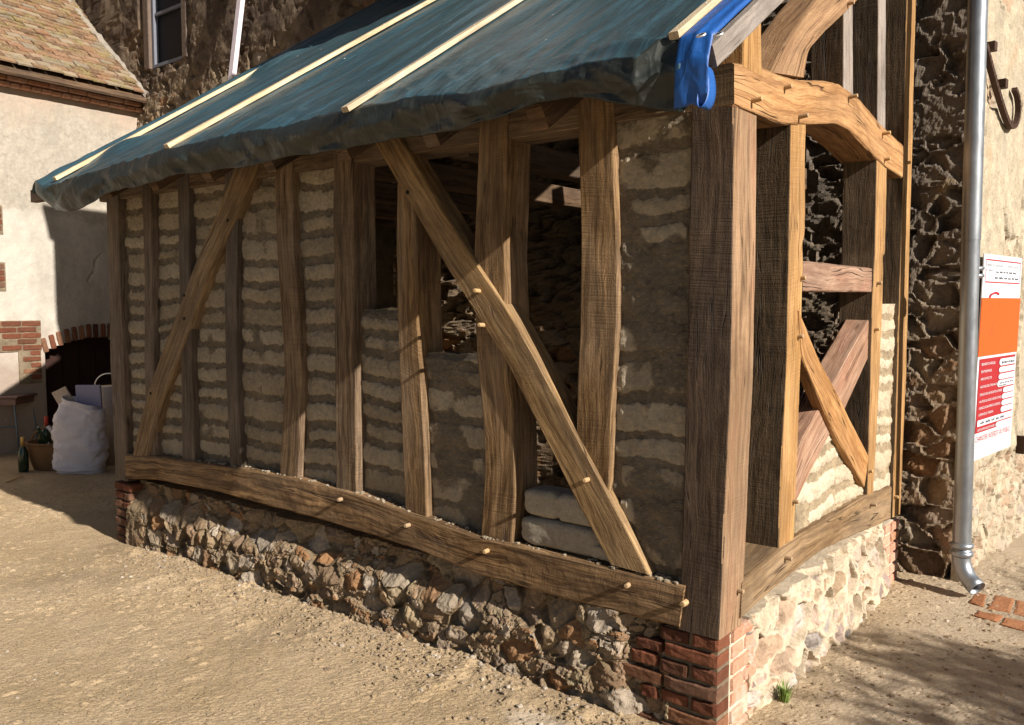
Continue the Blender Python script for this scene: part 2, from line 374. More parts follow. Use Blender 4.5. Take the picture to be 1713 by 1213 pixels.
def groundm():
    t = NT('sandy_ground', .97, .1); c = t.cd(); p = t.pos()
    a = t.noise(p, 1.3, 6, .65); b = t.noise(p, 11, 6, .7); d = t.noise(p, 75, 5, .7); e = t.noise(p, 240, 3, .7)
    col = t.mix(t.ramp(a, [(.35, 0.), (.65, 1.)]), (.40, .30, .18), (.49, .38, .25))
    col = t.mix(t.ramp(b, [(.5, 0.), (.72, .6)]), col, (.34, .26, .17))
    col = t.mix(t.ramp(d, [(.3, .75), (.42, 0.)]), col, (.16, .11, .065))
    col = t.mix(t.ramp(e, [(.62, 0.), (.72, .6)]), col, (.58, .50, .40))
    g3 = t.noise(p, 130, 2, .5); col = t.mix(t.ramp(g3, [(.34, .85), (.42, 0.)]), col, (.13, .09, .055)); g4 = t.noise(t.map(p, (1, 1, 1), (3, 8, 1)), 60, 3, .6); col = t.mix(t.ramp(g4, [(.63, 0.), (.69, .45)]), col, (.60, .51, .40))
    x = t.xyz(p)
    rg = t.ramp(t.math('ADD', x[0], t.math('MULTIPLY', b, .3)), [(.1, 0.), (.5, 1.)])
    col = t.mix(t.math('MULTIPLY', rg, .55), col, t.mix(d, (.34, .28, .21), (.56, .49, .40)))
    col = t.mix(t.math('MULTIPLY', c[0], .8), col, (.70, .64, .56))
    col = t.mix(t.math('MULTIPLY', c[2], .6), col, (.14, .10, .07))
    return t.fin(col, t.math('ADD', t.math('MULTIPLY', d, .7), t.math('MULTIPLY', e, .3)), .85, .012)
M['ground'] = groundm()
M['pebble'] = earth_like('pebbles', [(0., (.32, .24, .15)), (.4, (.40, .31, .2)), (.85, (.27, .21, .15)), (1., (.52, .46, .38))], (.36, .27, .18))
def simple(name, col, rough=.6, spec=.4, metal=0., bump=0., bs=40, var=.25):
    t = NT(name, rough, spec); t.b.inputs['Metallic'].default_value = metal; n = t.noise(t.pos(), bs, 4, .6)
    c = t.mix(n, tuple(q*(1-var) for q in col), tuple(min(1, q*(1+var)) for q in col))
    return t.fin(c, n if bump else None, bump, .006)
M['glass_dark'] = simple('dark_pane', (.010, .011, .016), .55, .15)
M['frame_grey'] = simple('grey_paint', (.16, .17, .21), .8, .2, bump=.3)
M['iron'] = simple('rusty_iron', (.075, .042, .03), .75, .4, .4, .5, 60, .4)
def zincm():
    t = NT('zinc', .38, .5); t.b.inputs['Metallic'].default_value = .8; p = t.pos()
    n = t.noise(t.map(p, (1, 1, .35)), 22, 5, .65); v = t.noise(p, 6, 4)
    c = t.mix(n, (.22, .245, .275), (.40, .43, .47)); c = t.mix(t.ramp(v, [(.5, 0.), (.75, .5)]), c, (.2, .2, .21))
    return t.fin(c, n, .12, .004, t.math('ADD', .28, t.math('MULTIPLY', n, .3)))
M['zinc'] = zincm()
def tarpm(name, c1, c2, c3, rough=.38):
    t = NT(name, rough, .5); uv = t.uv(); p = t.pos()
    st = t.noise(t.map(uv, (9, 1.2, 1)), 1, 6, .7); pt = t.noise(p, 3, 5, .7); fn = t.noise(p, 55, 5, .75)
    col = t.mix(t.ramp(st, [(.40, 0.), (.62, 1.)]), c1, c2)
    col = t.mix(t.math('MULTIPLY', t.ramp(pt, [(.5, 0.), (.7, 1.)]), .5), col, c3)
    col = t.mix(t.ramp(fn, [(.58, 0.), (.75, .35)]), col, tuple(q*2.2 for q in c2))
    vo = t.n('TexVoronoi', feature='F1', Scale=1.); t.set(vo.inputs['Vector'], t.map(uv, (9, 9, 1)))
    sp = t.math('MULTIPLY', t.ramp(vo.outputs['Distance'], [(.04, 1.), (.07, 0.)]), t.ramp(t.noise(uv, 1.3, 2), [(.55, 0.), (.62, 1.)]))
    col = t.mix(sp, col, (.6, .62, .62))
    def crease(sc, rot, off):
        n = t.noise(t.map(uv, sc, off, (0, 0, rot)), 1, 2, .5, .6)
        return t.math('SUBTRACT', 1., t.math('MULTIPLY', t.math('ABSOLUTE', t.math('SUBTRACT', n, .5)), 9.), clamp=True)
    cr1 = crease((7, 2.2, 1), .25, (0, 0, 0)); cr2 = crease((4, 9, 1), -.5, (4, 7, 0)); cr3 = crease((16, 5, 1), .5, (9, 2, 0))
    h = t.math('ADD', t.math('MULTIPLY', cr1, .5), t.math('ADD', t.math('MULTIPLY', cr2, .3), t.math('ADD', t.math('MULTIPLY', cr3, .22), t.math('MULTIPLY', fn, .12))))
    return t.fin(col, h, .45, .010, t.math('ADD', rough-.08, t.math('MULTIPLY', fn, .3)))
M['tarp'] = tarpm('teal_tarp', (.022, .046, .055), (.040, .098, .132), (.045, .072, .078), .34)
M['tarp_hem'] = tarpm('dark_tarp_hem', (.012, .015, .013), (.022, .028, .025), (.028, .028, .023), .42)  # darker colour of the sheet, used on the hem
M['tarp_blue'] = tarpm('blue_tarp', (.006, .058, .25), (.012, .10, .38), (.011, .07, .27), .45)
M['white_paint'] = simple('white_paint', (.72, .66, .74), .5, .4, bump=.1)
M['eyelet'] = simple('eyelet_metal', (.8, .8, .82), .35, .5, .7)
M['sack'] = simple('woven_sack', (.62, .60, .66), .6, .3, bump=.3, bs=120, var=.08)
M['door'] = simple('dark_door', (.03, .014, .011), .8, .2, bump=.2)
M['black'] = simple('black', (.008, .008, .008), .6, .2)
M['wicker'] = simple('wicker', (.17, .095, .045), .8, .2, bump=.9, bs=90, var=.5)
M['bottle'] = simple('bottle_glass', (.012, .03, .014), .12, .6)
M['gold'] = simple('gold_foil', (.55, .38, .12), .4, .5, .6)
M['label'] = simple('paper_label', (.62, .62, .66), .8, .2)
M['red'] = simple('red_paint', (.42, .05, .03), .6, .4)
M['yellow'] = simple('yellow_card', (.55, .42, .03), .7, .2)
M['card_lilac'] = simple('lilac_board', (.30, .29, .42), .8, .2)
M['card_cream'] = simple('cream_board', (.50, .42, .35), .8, .2)
M['steel_blue'] = simple('blue_steel_tube', (.13, .17, .19), .5, .5, .4)
M['terracotta'] = earth_like('terracotta', [(0., (.33, .145, .07)), (1., (.42, .21, .11))], (.38, .32, .24))
M['grass'] = simple('grass_blade', (.16, .24, .05), .7, .3, var=.5)
M['leaf'] = simple('leaf', (.05, .09, .025), .7, .3, var=.5)
M['bark'] = simple('bark', (.12, .085, .06), .9, .2, bump=.8)

# ------------------------------------------------------------------ timber members
def resamp(P, n):
    P = np.array(P, float); d = np.r_[0, np.cumsum(np.linalg.norm(np.diff(P, axis=0), axis=1))]
    t = np.linspace(0, d[-1], n); Q = np.stack([np.interp(t, d, P[:, k]) for k in range(3)], -1)
    for _ in range(2):                                   # soften the corners of the traced line
        if n > 8: Q[1:-1] = (Q[:-2]+2*Q[1:-1]+Q[2:])/4
    return Q
MID = [0]
def member(name, mat, Lp, Rp, depth, parent, off=None, rough=.0022, step=.03, bev=.007, twist=0., label=None, wob=1., mat2=None):
    """timber between two edge lines (3-D points on its front face); depth is the vector to its back face"""
    MID[0] += 1; s = MID[0]*13; depth = np.array(depth, float)
    if off is not None: Lp = [np.array(p)+off for p in Lp]; Rp = [np.array(p)+off for p in Rp]
    ln = max(np.linalg.norm(np.array(Lp[-1])-np.array(Lp[0])), .05); n = max(4, int(ln/step))
    L = resamp(Lp, n); R = resamp(Rp, n)
    D = np.linalg.norm(depth); dn = depth/D; W = np.linalg.norm(R-L, axis=1).mean()
    # cross-section ring in (w: 0..1 along L->R, e: metres along depth) with bevelled arrises
    kw = max(3, int(W/.02)); kd = max(3, int(D/.02)); ring = []
    bw = bev/W; tw = np.linspace(bw, 1-bw, kw); td = np.linspace(bev, D-bev, kd)
    ring += [(q, 0.) for q in tw]+[(1-bw*.3, bev*.3)]+[(1., q) for q in td]+[(1-bw*.3, D-bev*.3)]
    ring += [(q, D) for q in tw[::-1]]+[(bw*.3, D-bev*.3)]+[(0., q) for q in td[::-1]]+[(bw*.3, bev*.3)]
    ring = np.array(ring); m = len(ring)
    V = L[:, None, :]+(R-L)[:, None, :]*ring[None, :, 0:1]+dn*ring[None, :, 1:2]
    ctr = V.mean(1, keepdims=True); nrm = V-ctr; nrm = nrm/np.linalg.norm(nrm, axis=2, keepdims=True)
    nz = rough*(1.2*fbm(V[..., 0]*5+s, V[..., 1]*5, V[..., 2]*5, s, 3)+.5*fbm(V[..., 0]*30+s, V[..., 1]*30, V[..., 2]*30, s+4, 2))
    # corners wander: worn arris
    cor = np.zeros(m); cor[[kw, kw+kd+1, 2*kw+kd+2, 2*kw+2*kd+3]] = 1
    nz = nz-cor[None, :]*bev*.5*wob*np.clip(fbm(V[..., 0]*7+s, V[..., 1]*7, V[..., 2]*7, s+9, 3)+.2, 0, 1)
    V = V+nrm*nz[..., None]
    per = np.r_[0, np.cumsum(np.hypot(np.diff(ring[:, 0])*W, np.diff(ring[:, 1])))]
    al = np.r_[0, np.cumsum(np.linalg.norm(np.diff((L+R)/2, axis=0), axis=1))]
    u = np.repeat(al[:, None], m, 1)+s*.37; v = np.repeat(per[None, :], n, 0)+s*.73
    idx = np.arange(n)[:, None]*m; k = np.arange(m)[None, :]; k2 = (k+1) % m
    F = np.stack([idx[:-1]+k, idx[:-1]+k2, idx[1:]+k2, idx[1:]+k], -1).reshape(-1, 4)
    up_ = (L[-1]-L[0]); 
    if np.dot(np.cross(R[0]-L[0], up_), -dn) < 0: F = F[:, ::-1]
    VV = V.reshape(-1, 3).tolist(); FF = [tuple(int(q) for q in f) for f in F]
    UU = np.stack([u.ravel(), v.ravel()], -1).tolist()
    for row, rev in ((0, True), (n-1, False)):
        b = len(VV); VV += V[row].tolist(); c_ = V[row].mean(0); UU += [(s*.3+q[1], s+q[0]*W) for q in ring]
        VV.append(c_.tolist()); UU.append((s*.3+D/2, s+W/2))
        for q in range(m):
            f = (b+q, b+(q+1) % m, b+m); FF.append(f if not rev else f[::-1])
    me = mesh(name, VV, FF, mat, False, np.array(UU))
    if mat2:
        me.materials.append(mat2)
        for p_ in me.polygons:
            if p_.normal.y < -.75: p_.material_index = 1  # faces pointing to the front take the darker second wood
    o = link(name, me, parent, label=label)
    sm = np.zeros(len(me.polygons), bool); me.polygons.foreach_set('use_smooth', sm.tolist())
    return o
def fy(pts, y=0.): return [PY(a, b, y) for a, b in pts]
def gx(pts, x=0.): return [PX(a, b, x) for a, b in pts]
def straight(name, mat, p0, p1, wdir, wid, depth, parent, **k):
    p0, p1, wdir = [np.array(q, float) for q in (p0, p1, wdir)]
    return member(name, mat, [p0-wdir*wid/2, p1-wdir*wid/2], [p0+wdir*wid/2, p1+wdir*wid/2], depth, parent, **k)
def peg(p, direc, parent, ln=.035, r=.0095, mat='peg', drop=.0):
    a = Acc(); p = np.array(p, float); d = np.array(direc, float); d = d/np.linalg.norm(d)
    ln = ln*random.uniform(.8, 1.2); q = p+d*ln
    a.tube([p-d*.012, p, p+d*ln*.6, q, q+d*.001], [r, r, r*.97, r*.93, r*.6], 8)
    return a.obj('peg', M[mat], parent, smooth=False)

# ================================================================== GROUND
def ground_h(x, y):
    h = .016*fbm(x*.8, y*.8, 0, 3, 3)+.006*fbm(x*5, y*5, 0, 5, 3)
    near = np.exp(-((y+.12)/.28)**2)*sstep(-4.6, -3.9, x)*(1-sstep(-.9, .1, x))
    lump = np.clip(fbm(x*8, y*8, 0, 31, 3), 0, 1)**1.3
    h = h+near*(.01+.055*lump)
    return h-.03*sstep(-3.5, -4.6, x)
def build_ground():
    def patch(x0, x1, y0, y1, st, nm):
        X = np.arange(x0, x1+st/2, st); Y = np.arange(y0, y1+st/2, st); x, y = np.meshgrid(X, Y)
        h = ground_h(x, y)
        h = h+.0035*fbm(x*16, y*16, 0, 9, 4)+.0022*fbm(x*75, y*75, 0, 12, 2)
        clod = np.clip(fbm(x*24, y*24, 3, 44, 2)-.34, 0, 1)*.02*sstep(-.2, .35, fbm(x*1.7, y*1.7, 0, 17, 2)+.25)
        h = h+clod+.0032*(h3(np.round(x*87), np.round(y*87), x*0, 7)-.5)*(.4+.9*sstep(-.2, .4, fbm(x*2.3, y*2.3, 0, 19, 2)))
        # two chalky lime spills
        a = np.exp(-(((x+5.95)/.22)**2+((y+.55)/.10)**2)); lime = sstep(.35, .7, a+.35*fbm(x*12, y*12, 0, 2, 4))
        b = np.exp(-(((x+.62)/.2)**2+((y+.30)/.1)**2)); lime = np.maximum(lime, .4*sstep(.35, .8, b+.3*fbm(x*9, y*9, 0, 3, 4)))
        dark = sstep(.1, .5, fbm(x*1.4, y*1.4, 0, 71, 4))*.5
        return x, y, h, np.stack([lime, x*0, dark], -1)
    x, y, h, col = patch(-7.2, 2.6, -2.4, 3.4, .0115, 'g')
    n, m = x.shape
    V = np.stack([x, y, h], -1).reshape(-1, 3); F = grid_faces(n, m); c = col.reshape(-1, 3)
    # outer sheet reaching the horizon: rings round the detailed rectangle
    idx = np.arange(n*m).reshape(n, m); bd = np.concatenate([idx[0, :], idx[1:, -1], idx[-1, -2::-1], idx[-2:0:-1, 0]])
    prev = bd; ctr = np.array([-2.3, .2]); Vs = [V]; Fs = [F]; cs = [c]; base = len(V)
    for sc in (1.25, 2., 5., 20., 90.):
        q = V[bd].copy() if sc else None
        q[:, :2] = ctr+(V[bd][:, :2]-ctr)*sc; q[:, 2] = ground_h(q[:, 0], q[:, 1])*(1 if sc < 3 else 0)-.0
        new = np.arange(len(bd))+base; base += len(bd); Vs.append(q); cs.append(np.zeros((len(bd), 3)))
        Fs.append(np.stack([prev, np.roll(prev, -1), np.roll(new, -1), new], -1)[:, ::-1]); prev = new
    me = mesh('ground', np.concatenate(Vs), np.concatenate(Fs), M['ground'], False, None, np.concatenate(cs))
    link('ground', me, None, 'sandy trodden earth yard around the timber framed lean-to', 'ground', kind='structure')
build_ground()

def rock(rx, ry, rz, seed, n=8, rough=.25):
    """one small faceted stone as (V,F)"""
    V = []; F = []; rng = np.random.RandomState(seed)
    th = np.linspace(0, pi, n//2+1); ph = np.linspace(0, 2*pi, n, endpoint=False)
    for a in th[1:-1]:
        for b in ph: V.append((sin(a)*cos(b), sin(a)*sin(b), cos(a)))
    V = np.array(V+[(0, 0, 1), (0, 0, -1)]); k = len(th)-2
    V = V*(1+rough*(rng.rand(len(V), 1)-.5)*2); V = np.sign(V)*np.abs(V)**.8*np.array([rx, ry, rz])
    for i in range(k-1):
        for j in range(n): F.append((i*n+j, (i+1)*n+j, (i+1)*n+(j+1) % n, i*n+(j+1) % n))
    for j in range(n):
        F.append((len(V)-2, j, (j+1) % n)); F.append((len(V)-1, (k-1)*n+(j+1) % n, (k-1)*n+j))
    return V, F
def scatter(name, N, fn, mat, label, cat, s0, s1, seed):
    rng = np.random.RandomState(seed); protos = [rock(1, 1, .7, k+seed, 6) for k in range(8)]; VV = []; FF = []; CC = []
    for i in range(N):
        x, y, sc = fn(rng); V, F = protos[rng.randint(8)]; r = (s0+(s1-s0)*rng.rand()**3)*sc; a = rng.rand()*6.28
        R = np.array([[cos(a), -sin(a), 0], [sin(a), cos(a), 0], [0, 0, 1]]); W = (V*[1, .6+.4*rng.rand(), .5+.5*rng.rand()]*r)@R.T
        z = float(ground_h(np.array([x]), np.array([y]))[0]); W = W+[x, y, z+r*.15]
        b = len(VV); VV += W.tolist(); FF += [tuple(q+b for q in f) for f in F]; cr = rng.rand(); CC += [(1, cr, 0)]*len(V)
    me = mesh(name, VV, FF, mat, False, None, np.array(CC)); link(name, me, None, label, cat, kind='stuff')
def near_pts(rng):
    r = rng.rand()
    if r < .45: return rng.uniform(.05, 2.1), rng.uniform(-1.8, 2.9), 1.
    if r < .72: return rng.uniform(-4.0, -.1), -abs(rng.normal(0, .2))-.03, 1.2
    return rng.uniform(-6.5, 1.), rng.uniform(-2.4, -.05), .8
scatter('gravel', 11000, near_pts, M['pebble'], 'loose pale grit and small stones strewn over the yard', 'gravel', .0022, .013, 5)

# ================================================================== TIMBER SHED
shed = thing('timber_shed', 'oak framed lean-to with earth loaf infill on a rubble plinth, unfinished', 'shed', (-2.2, 1.2, 0))
DY = np.array([0, 1., 0])
def stud(L, Rr, y=0., dep=.155, mat='oak_front', nm='stud', **k):
    return member(nm, M[mat], fy(L, y), fy(Rr, y), (0, dep, 0), shed, **k)
stud([(177, 318), (182, 500), (184, 600), (193, 800)], [(197, 318), (202, 500), (206, 600), (213, 806)], mat='oak_grey', nm='corner_post', dep=.17)
stud([(236, 284), (241, 450), (241, 600), (246, 775)], [(252, 284), (256, 450), (257, 600), (262, 775)], .004, mat='oak_grey')
stud([(296, 280), (299, 450), (302, 600), (305, 780)], [(314, 280), (317, 450), (320, 600), (325, 780)], .002, mat='oak_grey')
stud([(374, 255), (377, 400), (375, 500), (377, 620), (385, 792)], [(396, 255), (396, 400), (394, 500), (396, 620), (403, 792)], .004, mat='oak_grey')
s5 = stud([(456, 245), (462, 400), (470, 520), (476, 620), (467, 806)], [(488, 245), (490, 400), (499, 520), (505, 620), (498, 808)], 0, mat='oak_front')
s6 = stud([(557, 235), (557, 380), (560, 600), (562, 830)], [(588, 235), (590, 380), (594, 600), (597, 840)], 0, mat='oak_front')
s7 = stud([(664, 305), (662, 400), (665, 540), (671, 685), (677, 862)], [(692, 340), (696, 400), (698, 540), (707, 685), (714, 872)], .004, dep=.17)
s8 = stud([(802, 190), (793, 415), (793, 520), (797, 594), (806, 685), (811, 776), (808, 840), (803, 910)], [(850, 180), (846, 300), (843, 415), (846, 520), (851, 600), (858, 685), (861, 776), (861, 830), (854, 920)], .003, dep=.17)
s9 = stud([(964, 150), (969, 292), (972, 420), (970, 540), (965, 649), (963, 740), (962, 832)], [(1025, 150), (1028, 292), (1033, 420), (1033, 540), (1026, 649), (1022, 740), (1018, 836)], .002, dep=.15)
br1 = member('brace', M['oak_brace'], fy([(400, 262), (361, 358), (321, 452), (292, 533), (260, 617), (244, 663), (221, 762)], -.012), fy([(436, 262), (397, 355), (351, 452), (322, 533), (291, 617), (271, 668), (247, 764)], -.012), (0, .11, 0), shed, bev=.01)
br2 = member('brace', M['oak_brace'], fy([(612, 215), (664, 305), (731, 420), (804, 539), (850, 612), (923, 758), (1019, 944)], -.014), fy([(650, 200), (712, 302), (788, 427), (861, 538), (899, 606), (952, 706), (1024, 841), (1060, 908), (1086, 962)], -.014), (0, .115, 0), shed, bev=.008)
sill = member('sill_beam', M['oak_sill'], fy([(209, 760), (262, 764), (328, 773), (414, 785), (499, 801), (598, 827), (700, 864), (803, 899), (872, 914), (1013, 948), (1145, 981)], -.016)[::-1],
              fy([(209, 801), (259, 803), (348, 819), (447, 846), (545, 872), (700, 921), (799, 962), (950, 1003), (1135, 1051)], -.016)[::-1], (0, .19, 0), shed, rough=.004, bev=.011, step=.02)
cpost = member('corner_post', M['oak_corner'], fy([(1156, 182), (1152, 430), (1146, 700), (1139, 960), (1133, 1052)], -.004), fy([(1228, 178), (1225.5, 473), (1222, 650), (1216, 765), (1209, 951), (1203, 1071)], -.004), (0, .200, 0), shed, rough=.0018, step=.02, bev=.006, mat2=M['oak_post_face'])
plate = straight('wall_plate', M['oak_front'], (-4.60, .01, 2.395), (-.185, .01, 2.395), (0, 0, 1), .17, (0, .18, 0), shed, bev=.01)
# gable frame (its lit face is the plane x = 0)
def gm(nm, mat, L, Rr, dep=.155, x=0., **k): return member(nm, M[mat], gx(L, x), gx(Rr, x), (-dep, 0, 0), shed, **k)
gA = gm('stud', 'oak_gold', [(1323, 200), (1320, 398), (1319, 436), (1316, 600), (1308, 765), (1302, 922)], [(1348, 205), (1346, 398), (1342, 404), (1343, 436), (1340, 600), (1334, 765), (1328, 902)], .16, -.003, bev=.004, step=.012, mat2=M['oak_dark_face'])
gB = gm('stud', 'oak_gold', [(1467, 262), (1464, 424), (1462, 452), (1457, 600), (1451, 832)], [(1484, 270), (1481, 424), (1477, 428), (1478, 452), (1473, 600), (1461, 826)], .17, -.003, bev=.004, step=.012, mat2=M['oak_dark_face'])
gC = gm('corner_post', 'oak_gold', [(1522, -130), (1517, 0), (1512, 260), (1501, 620), (1493, 866)], [(1537, -130), (1532, 0), (1526, 260), (1516, 620), (1506, 860)], .17, .002, bev=.004, mat2=M['oak_dark_face'])
gsill = gm('sill_beam', 'oak_sill_pale', [(1241, 973), (1305, 918), (1327, 903), (1390, 866), (1447, 831), (1492, 813)], [(1239, 1036), (1285, 996), (1345, 943), (1378, 920), (1444, 890), (1490, 870)], .19, .006, rough=.003, bev=.01, step=.02)
grail = gm('rail', 'oak_pink', [(1344, 436), (1465, 449)], [(1343, 488), (1462, 489)], .13, -.012, bev=.008)
tie = gm('tie_beam', 'oak_tie', [(1228, 104), (1275, 112), (1304, 124), (1333, 133), (1382, 135), (1408, 141), (1440, 167), (1468, 202), (1511, 243)],
         [(1228, 176), (1264, 190), (1307, 208), (1350, 209), (1399, 207), (1420, 217), (1440, 237), (1466, 264), (1483, 280), (1510, 298)], .19, .004, rough=.003, bev=.008, step=.02, mat2=M['oak_dark_face'])
gd2 = gm('brace', 'oak_pink', [(1322, 800), (1342, 735), (1384, 660), (1462, 520)], [(1326, 850), (1391, 722), (1414, 684), (1470, 560)], .12, -.02, bev=.006)
gd1 = gm('brace', 'oak_tie', [(1336, 520), (1340, 594), (1391, 715), (1446, 815)], [(1340, 530), (1372, 604), (1408, 672), (1453, 762)], .055, .002, bev=.006)
gT1 = gm('stud', 'oak_silver', [(1411, -90), (1411, 27), (1411, 150)], [(1428, -90), (1427, 27), (1427, 160)], .15, -.004, bev=.004, mat2=M['oak_dark_face'])
gT2 = gm('stud', 'oak_silver', [(1470, -120), (1469, 40), (1468, 212)], [(1483, -120), (1482, 40), (1481, 224)], .17, -.004, bev=.004, mat2=M['oak_dark_face'])
knee = gm('knee_brace', 'oak_tie', [(1292, 121), (1308, 88), (1330, 49), (1365, 0), (1392, -30)], [(1346, 130), (1353, 84), (1379, 55), (1409, 27), (1440, -4)], .15, .004, rough=.004, bev=.012, step=.02)
gblk = gm('block', 'oak_gold', [(1243.5, 112), (1243.5, 40)], [(1275, 128), (1274, 30)], .14, .006, bev=.005)
# pegs
def fpegs(obj, pts, y, **k):
    for a in pts: peg(PY(a[0], a[1], y), (.15, -1, .05), obj, **k)
fpegs(sill, [(386, 793), (572, 835), (685, 878), (816, 921), (1052, 978)], -.016, ln=.036, r=.010)
peg(PY(1148, 1007, -.004), (0, -1, 0), cpost, r=.012)
fpegs(br2, [(802, 487), (809, 544), (984, 802)], -.014); peg(PY(682, 322, -.014), (0, -1, 0), br2, ln=.006, mat='black')
for a in ((308, 494), (308, 533), (381, 369), (252, 658)): peg(PY(a[0], a[1], -.012), (0, -1, 0), br1, ln=.005, mat='black')
def gpegs(obj, pts, x, **k):
    for a in pts: peg(PX(a[0], a[1], x), (1, -.1, .06), obj, **k)
gpegs(tie, [(1312, 147), (1257, 169), (1336, 196), (1420, 163), (1476, 224), (1479, 267)], .004, ln=.036)
gpegs(gA, [(1340, 465), (1335, 563), (1327, 839)], -.003, ln=.022)
gpegs(gB, [(1467, 474), (1463, 551), (1454, 788)], -.003, ln=.022)
gpegs(gsill, [(1313, 933), (1456, 844)], .006, ln=.03)
gpegs(gC, [(1515, 273), (1496, 831)], .002, ln=.025)
gpegs(cpost, [(1234, 988)], .003, ln=.025); peg(PX(1418, 6, .004), (1, 0, 0), knee)
# frame behind: left gable, rafters, joists, laths
def inner(nm, p0, p1, w, wid, dep, mat='oak_dark', **k): return straight(nm, M[mat], p0, p1, w, wid, dep, shed, step=.08, **k)
for x in (-3.75, -2.95, -2.15, -1.35, -.55):
    inner('joist', (x, .16, 2.36), (x, 2.5, 2.36), (0, 0, 1), .13, (-.11, 0, 0))
RS = .65
for x in (-4.42, -3.9, -3.35, -2.8, -2.25, -1.7, -1.15, -.6, -.12):
    n_ = np.array([0, -RS, 1])/math.hypot(1, RS); dz = -.06
    inner('rafter', (x, -.27, 2.54-.27*RS-.06), (x, 2.52, 2.54+2.52*RS-.06), tuple(n_), .10, (-.075, 0, 0))
for y in (.35, .75, 1.15, 1.55, 1.95, 2.3):
    inner('lath', (-4.5, y, 2.555+y*RS), (.02, y, 2.555+y*RS), (0, .84, .54), .09, (0, -.012, .018))
barge = straight('bargeboard', M['oak_silver'], (.115, -.365, 2.590-.365*RS+.018), (.115, 2.52, 2.590+2.52*RS+.018), (0, -.545, .838), .07, (-.03, 0, 0), shed, bev=.003)
inner('rail', (-4.44, .15, 1.5), (-4.44, 2.5, 1.5), (0, 0, 1), .12, (.12, 0, 0))
inner('sill_beam', (-4.46, .19, .5), (-4.46, 2.5, .5), (0, 0, 1), .19, (.15, 0, 0))
inner('tie_beam', (-4.46, .19, 2.39), (-4.46, 2.5, 2.39), (0, 0, 1), .17, (.15, 0, 0))

# ---- earth infill
def loaves(w_, h_, seed, H=.022, smear=.0, two=False, rowh=.122):
    rng = np.random.RandomState(seed); hs = []; rowh = rowh*rng.uniform(.9, 1.1)
    z = rng.uniform(-.07, 0)
    edges = [z]
    while z < h_+.1: z += rowh*rng.uniform(.74, 1.26); edges.append(z)
    edges = np.array(edges)
    def f(a, b):
        bb = b+.026*fbm(a*4, b*2.2, seed, seed, 2)+.009*fbm(a*20, b*20, 0, seed+7, 3)
        aa = a+.014*fbm(a*15, b*15, 2, seed+5, 3)
        i = np.clip(np.searchsorted(edges, bb.ravel()).reshape(b.shape)-1, 0, len(edges)-2)
        lo = edges[i]; hi = edges[i+1]; rid = h3(i, i*0+seed, i*0, 3); rid2 = h3(i, i*0+seed, i*0, 8)
        ml = .012+.16*w_*h3(i, i*0+seed, i*0, 11)**2; mr = .012+.16*w_*h3(i, i*0+seed, i*0, 12)**2
        x0 = ml; x1 = w_-mr
        if two:
            cut = w_*(.35+.3*rid); left = aa < cut; x1b = np.where(left, cut-.008, w_-mr); x0b = np.where(left, ml, cut+.008); x0, x1 = x0b, x1b
            rid = np.where(left, rid, (rid*3.7) % 1)
        cxx = (x0+x1)/2; hx = (x1-x0)/2; cyy = (lo+hi)/2; hy = (hi-lo)/2-.017-.008*rid2
        r = .03; qx = np.abs(aa-cxx)-hx+r; qy = np.abs(bb-cyy)-hy+r
        sd = np.minimum(np.maximum(qx, qy), 0)+np.hypot(np.maximum(qx, 0), np.maximum(qy, 0))-r
        m = sstep(.006, -.006, sd+.010*fbm(a*40, b*40, 0, seed+27, 2))
        sm = sstep(.05, .45, fbm(a*4.5, b*3.5, 1, seed+31, 3)+smear*1.1-.62)
        dome = np.clip(-sd/.035, 0, 1)**.5
        h = .55*H*(.45+.55*dome)*m*(.5+.8*rid2)+.010*fbm(a*12, b*12, 0, seed+9, 4)+.0045*fbm(a*60, b*45, 0, seed+13, 3)+m*.004*fbm(a*70, b*14, 0, seed+15, 2)+.006*np.clip(fbm(a*26, b*26, 0, seed+17, 3), 0, 1)*(.4+sm)
        hm = .010*fbm(a*9, b*9, 0, seed+19, 3)+.012*np.abs(fbm(a*30, b*30, 0, seed+23, 3))
        h = h*(1-.7*sm)+hm*(1-m*.5)+sm*(.008+.016*fbm(a*13, b*13, 0, seed+33, 4)+.006*np.abs(fbm(a*45, b*45, 0, seed+35, 2)))
        # earth squeezed up against the timbers
        h = h-.004
        return h, stack3(m*(1-.8*sm), (rid*.8+.2*rid2), sm)
    return f
def panel(x0, x1, z0, z1, seed, y=.048, smear=0., mat='adobe', res=.0075, two=False, back=.09, H=.022, topn=0.):
    f0 = loaves(x1-x0, z1-z0, seed, H, smear, two)
    A = np.arange(0, x1-x0+res, res); B = np.arange(0, z1-z0+res, res)
    def f(a, b):
        h, c = f0(a, b)
        if topn: h = h-.02*sstep(z1-z0-.03, z1-z0, b)
        return h, c
    sh = None
    o = relief('infill_panel', A, B, (x0, y, z0), (1, 0, 0), (0, 0, 1), (0, -1, 0), f, M[mat], back, shed)
    if topn:   # ragged unfinished top
        me = o.data; n = len(me.vertices); co_ = np.empty(n*3, dtype=np.float32); me.vertices.foreach_get('co', co_); co_ = co_.reshape(-1, 3)
        top = np.clip((co_[:, 2]-(z1-.08))/.08, 0, 1); co_[:, 2] += top*topn*fbm(co_[:, 0]*9, co_[:, 1]*9, 0, seed, 3); me.vertices.foreach_set('co', co_.ravel()); me.update()
    return o
def X_(px, py): return float(PY(px, py)[0])
bx = [X_(205, 560), X_(249, 560), X_(311, 560), X_(386, 560), X_(485, 560), X_(578, 560)]
panel(bx[0]-.03, bx[1], .545, 2.36, 21, .05, .25); panel(bx[1], bx[2], .545, 2.36, 22, .05, .2)
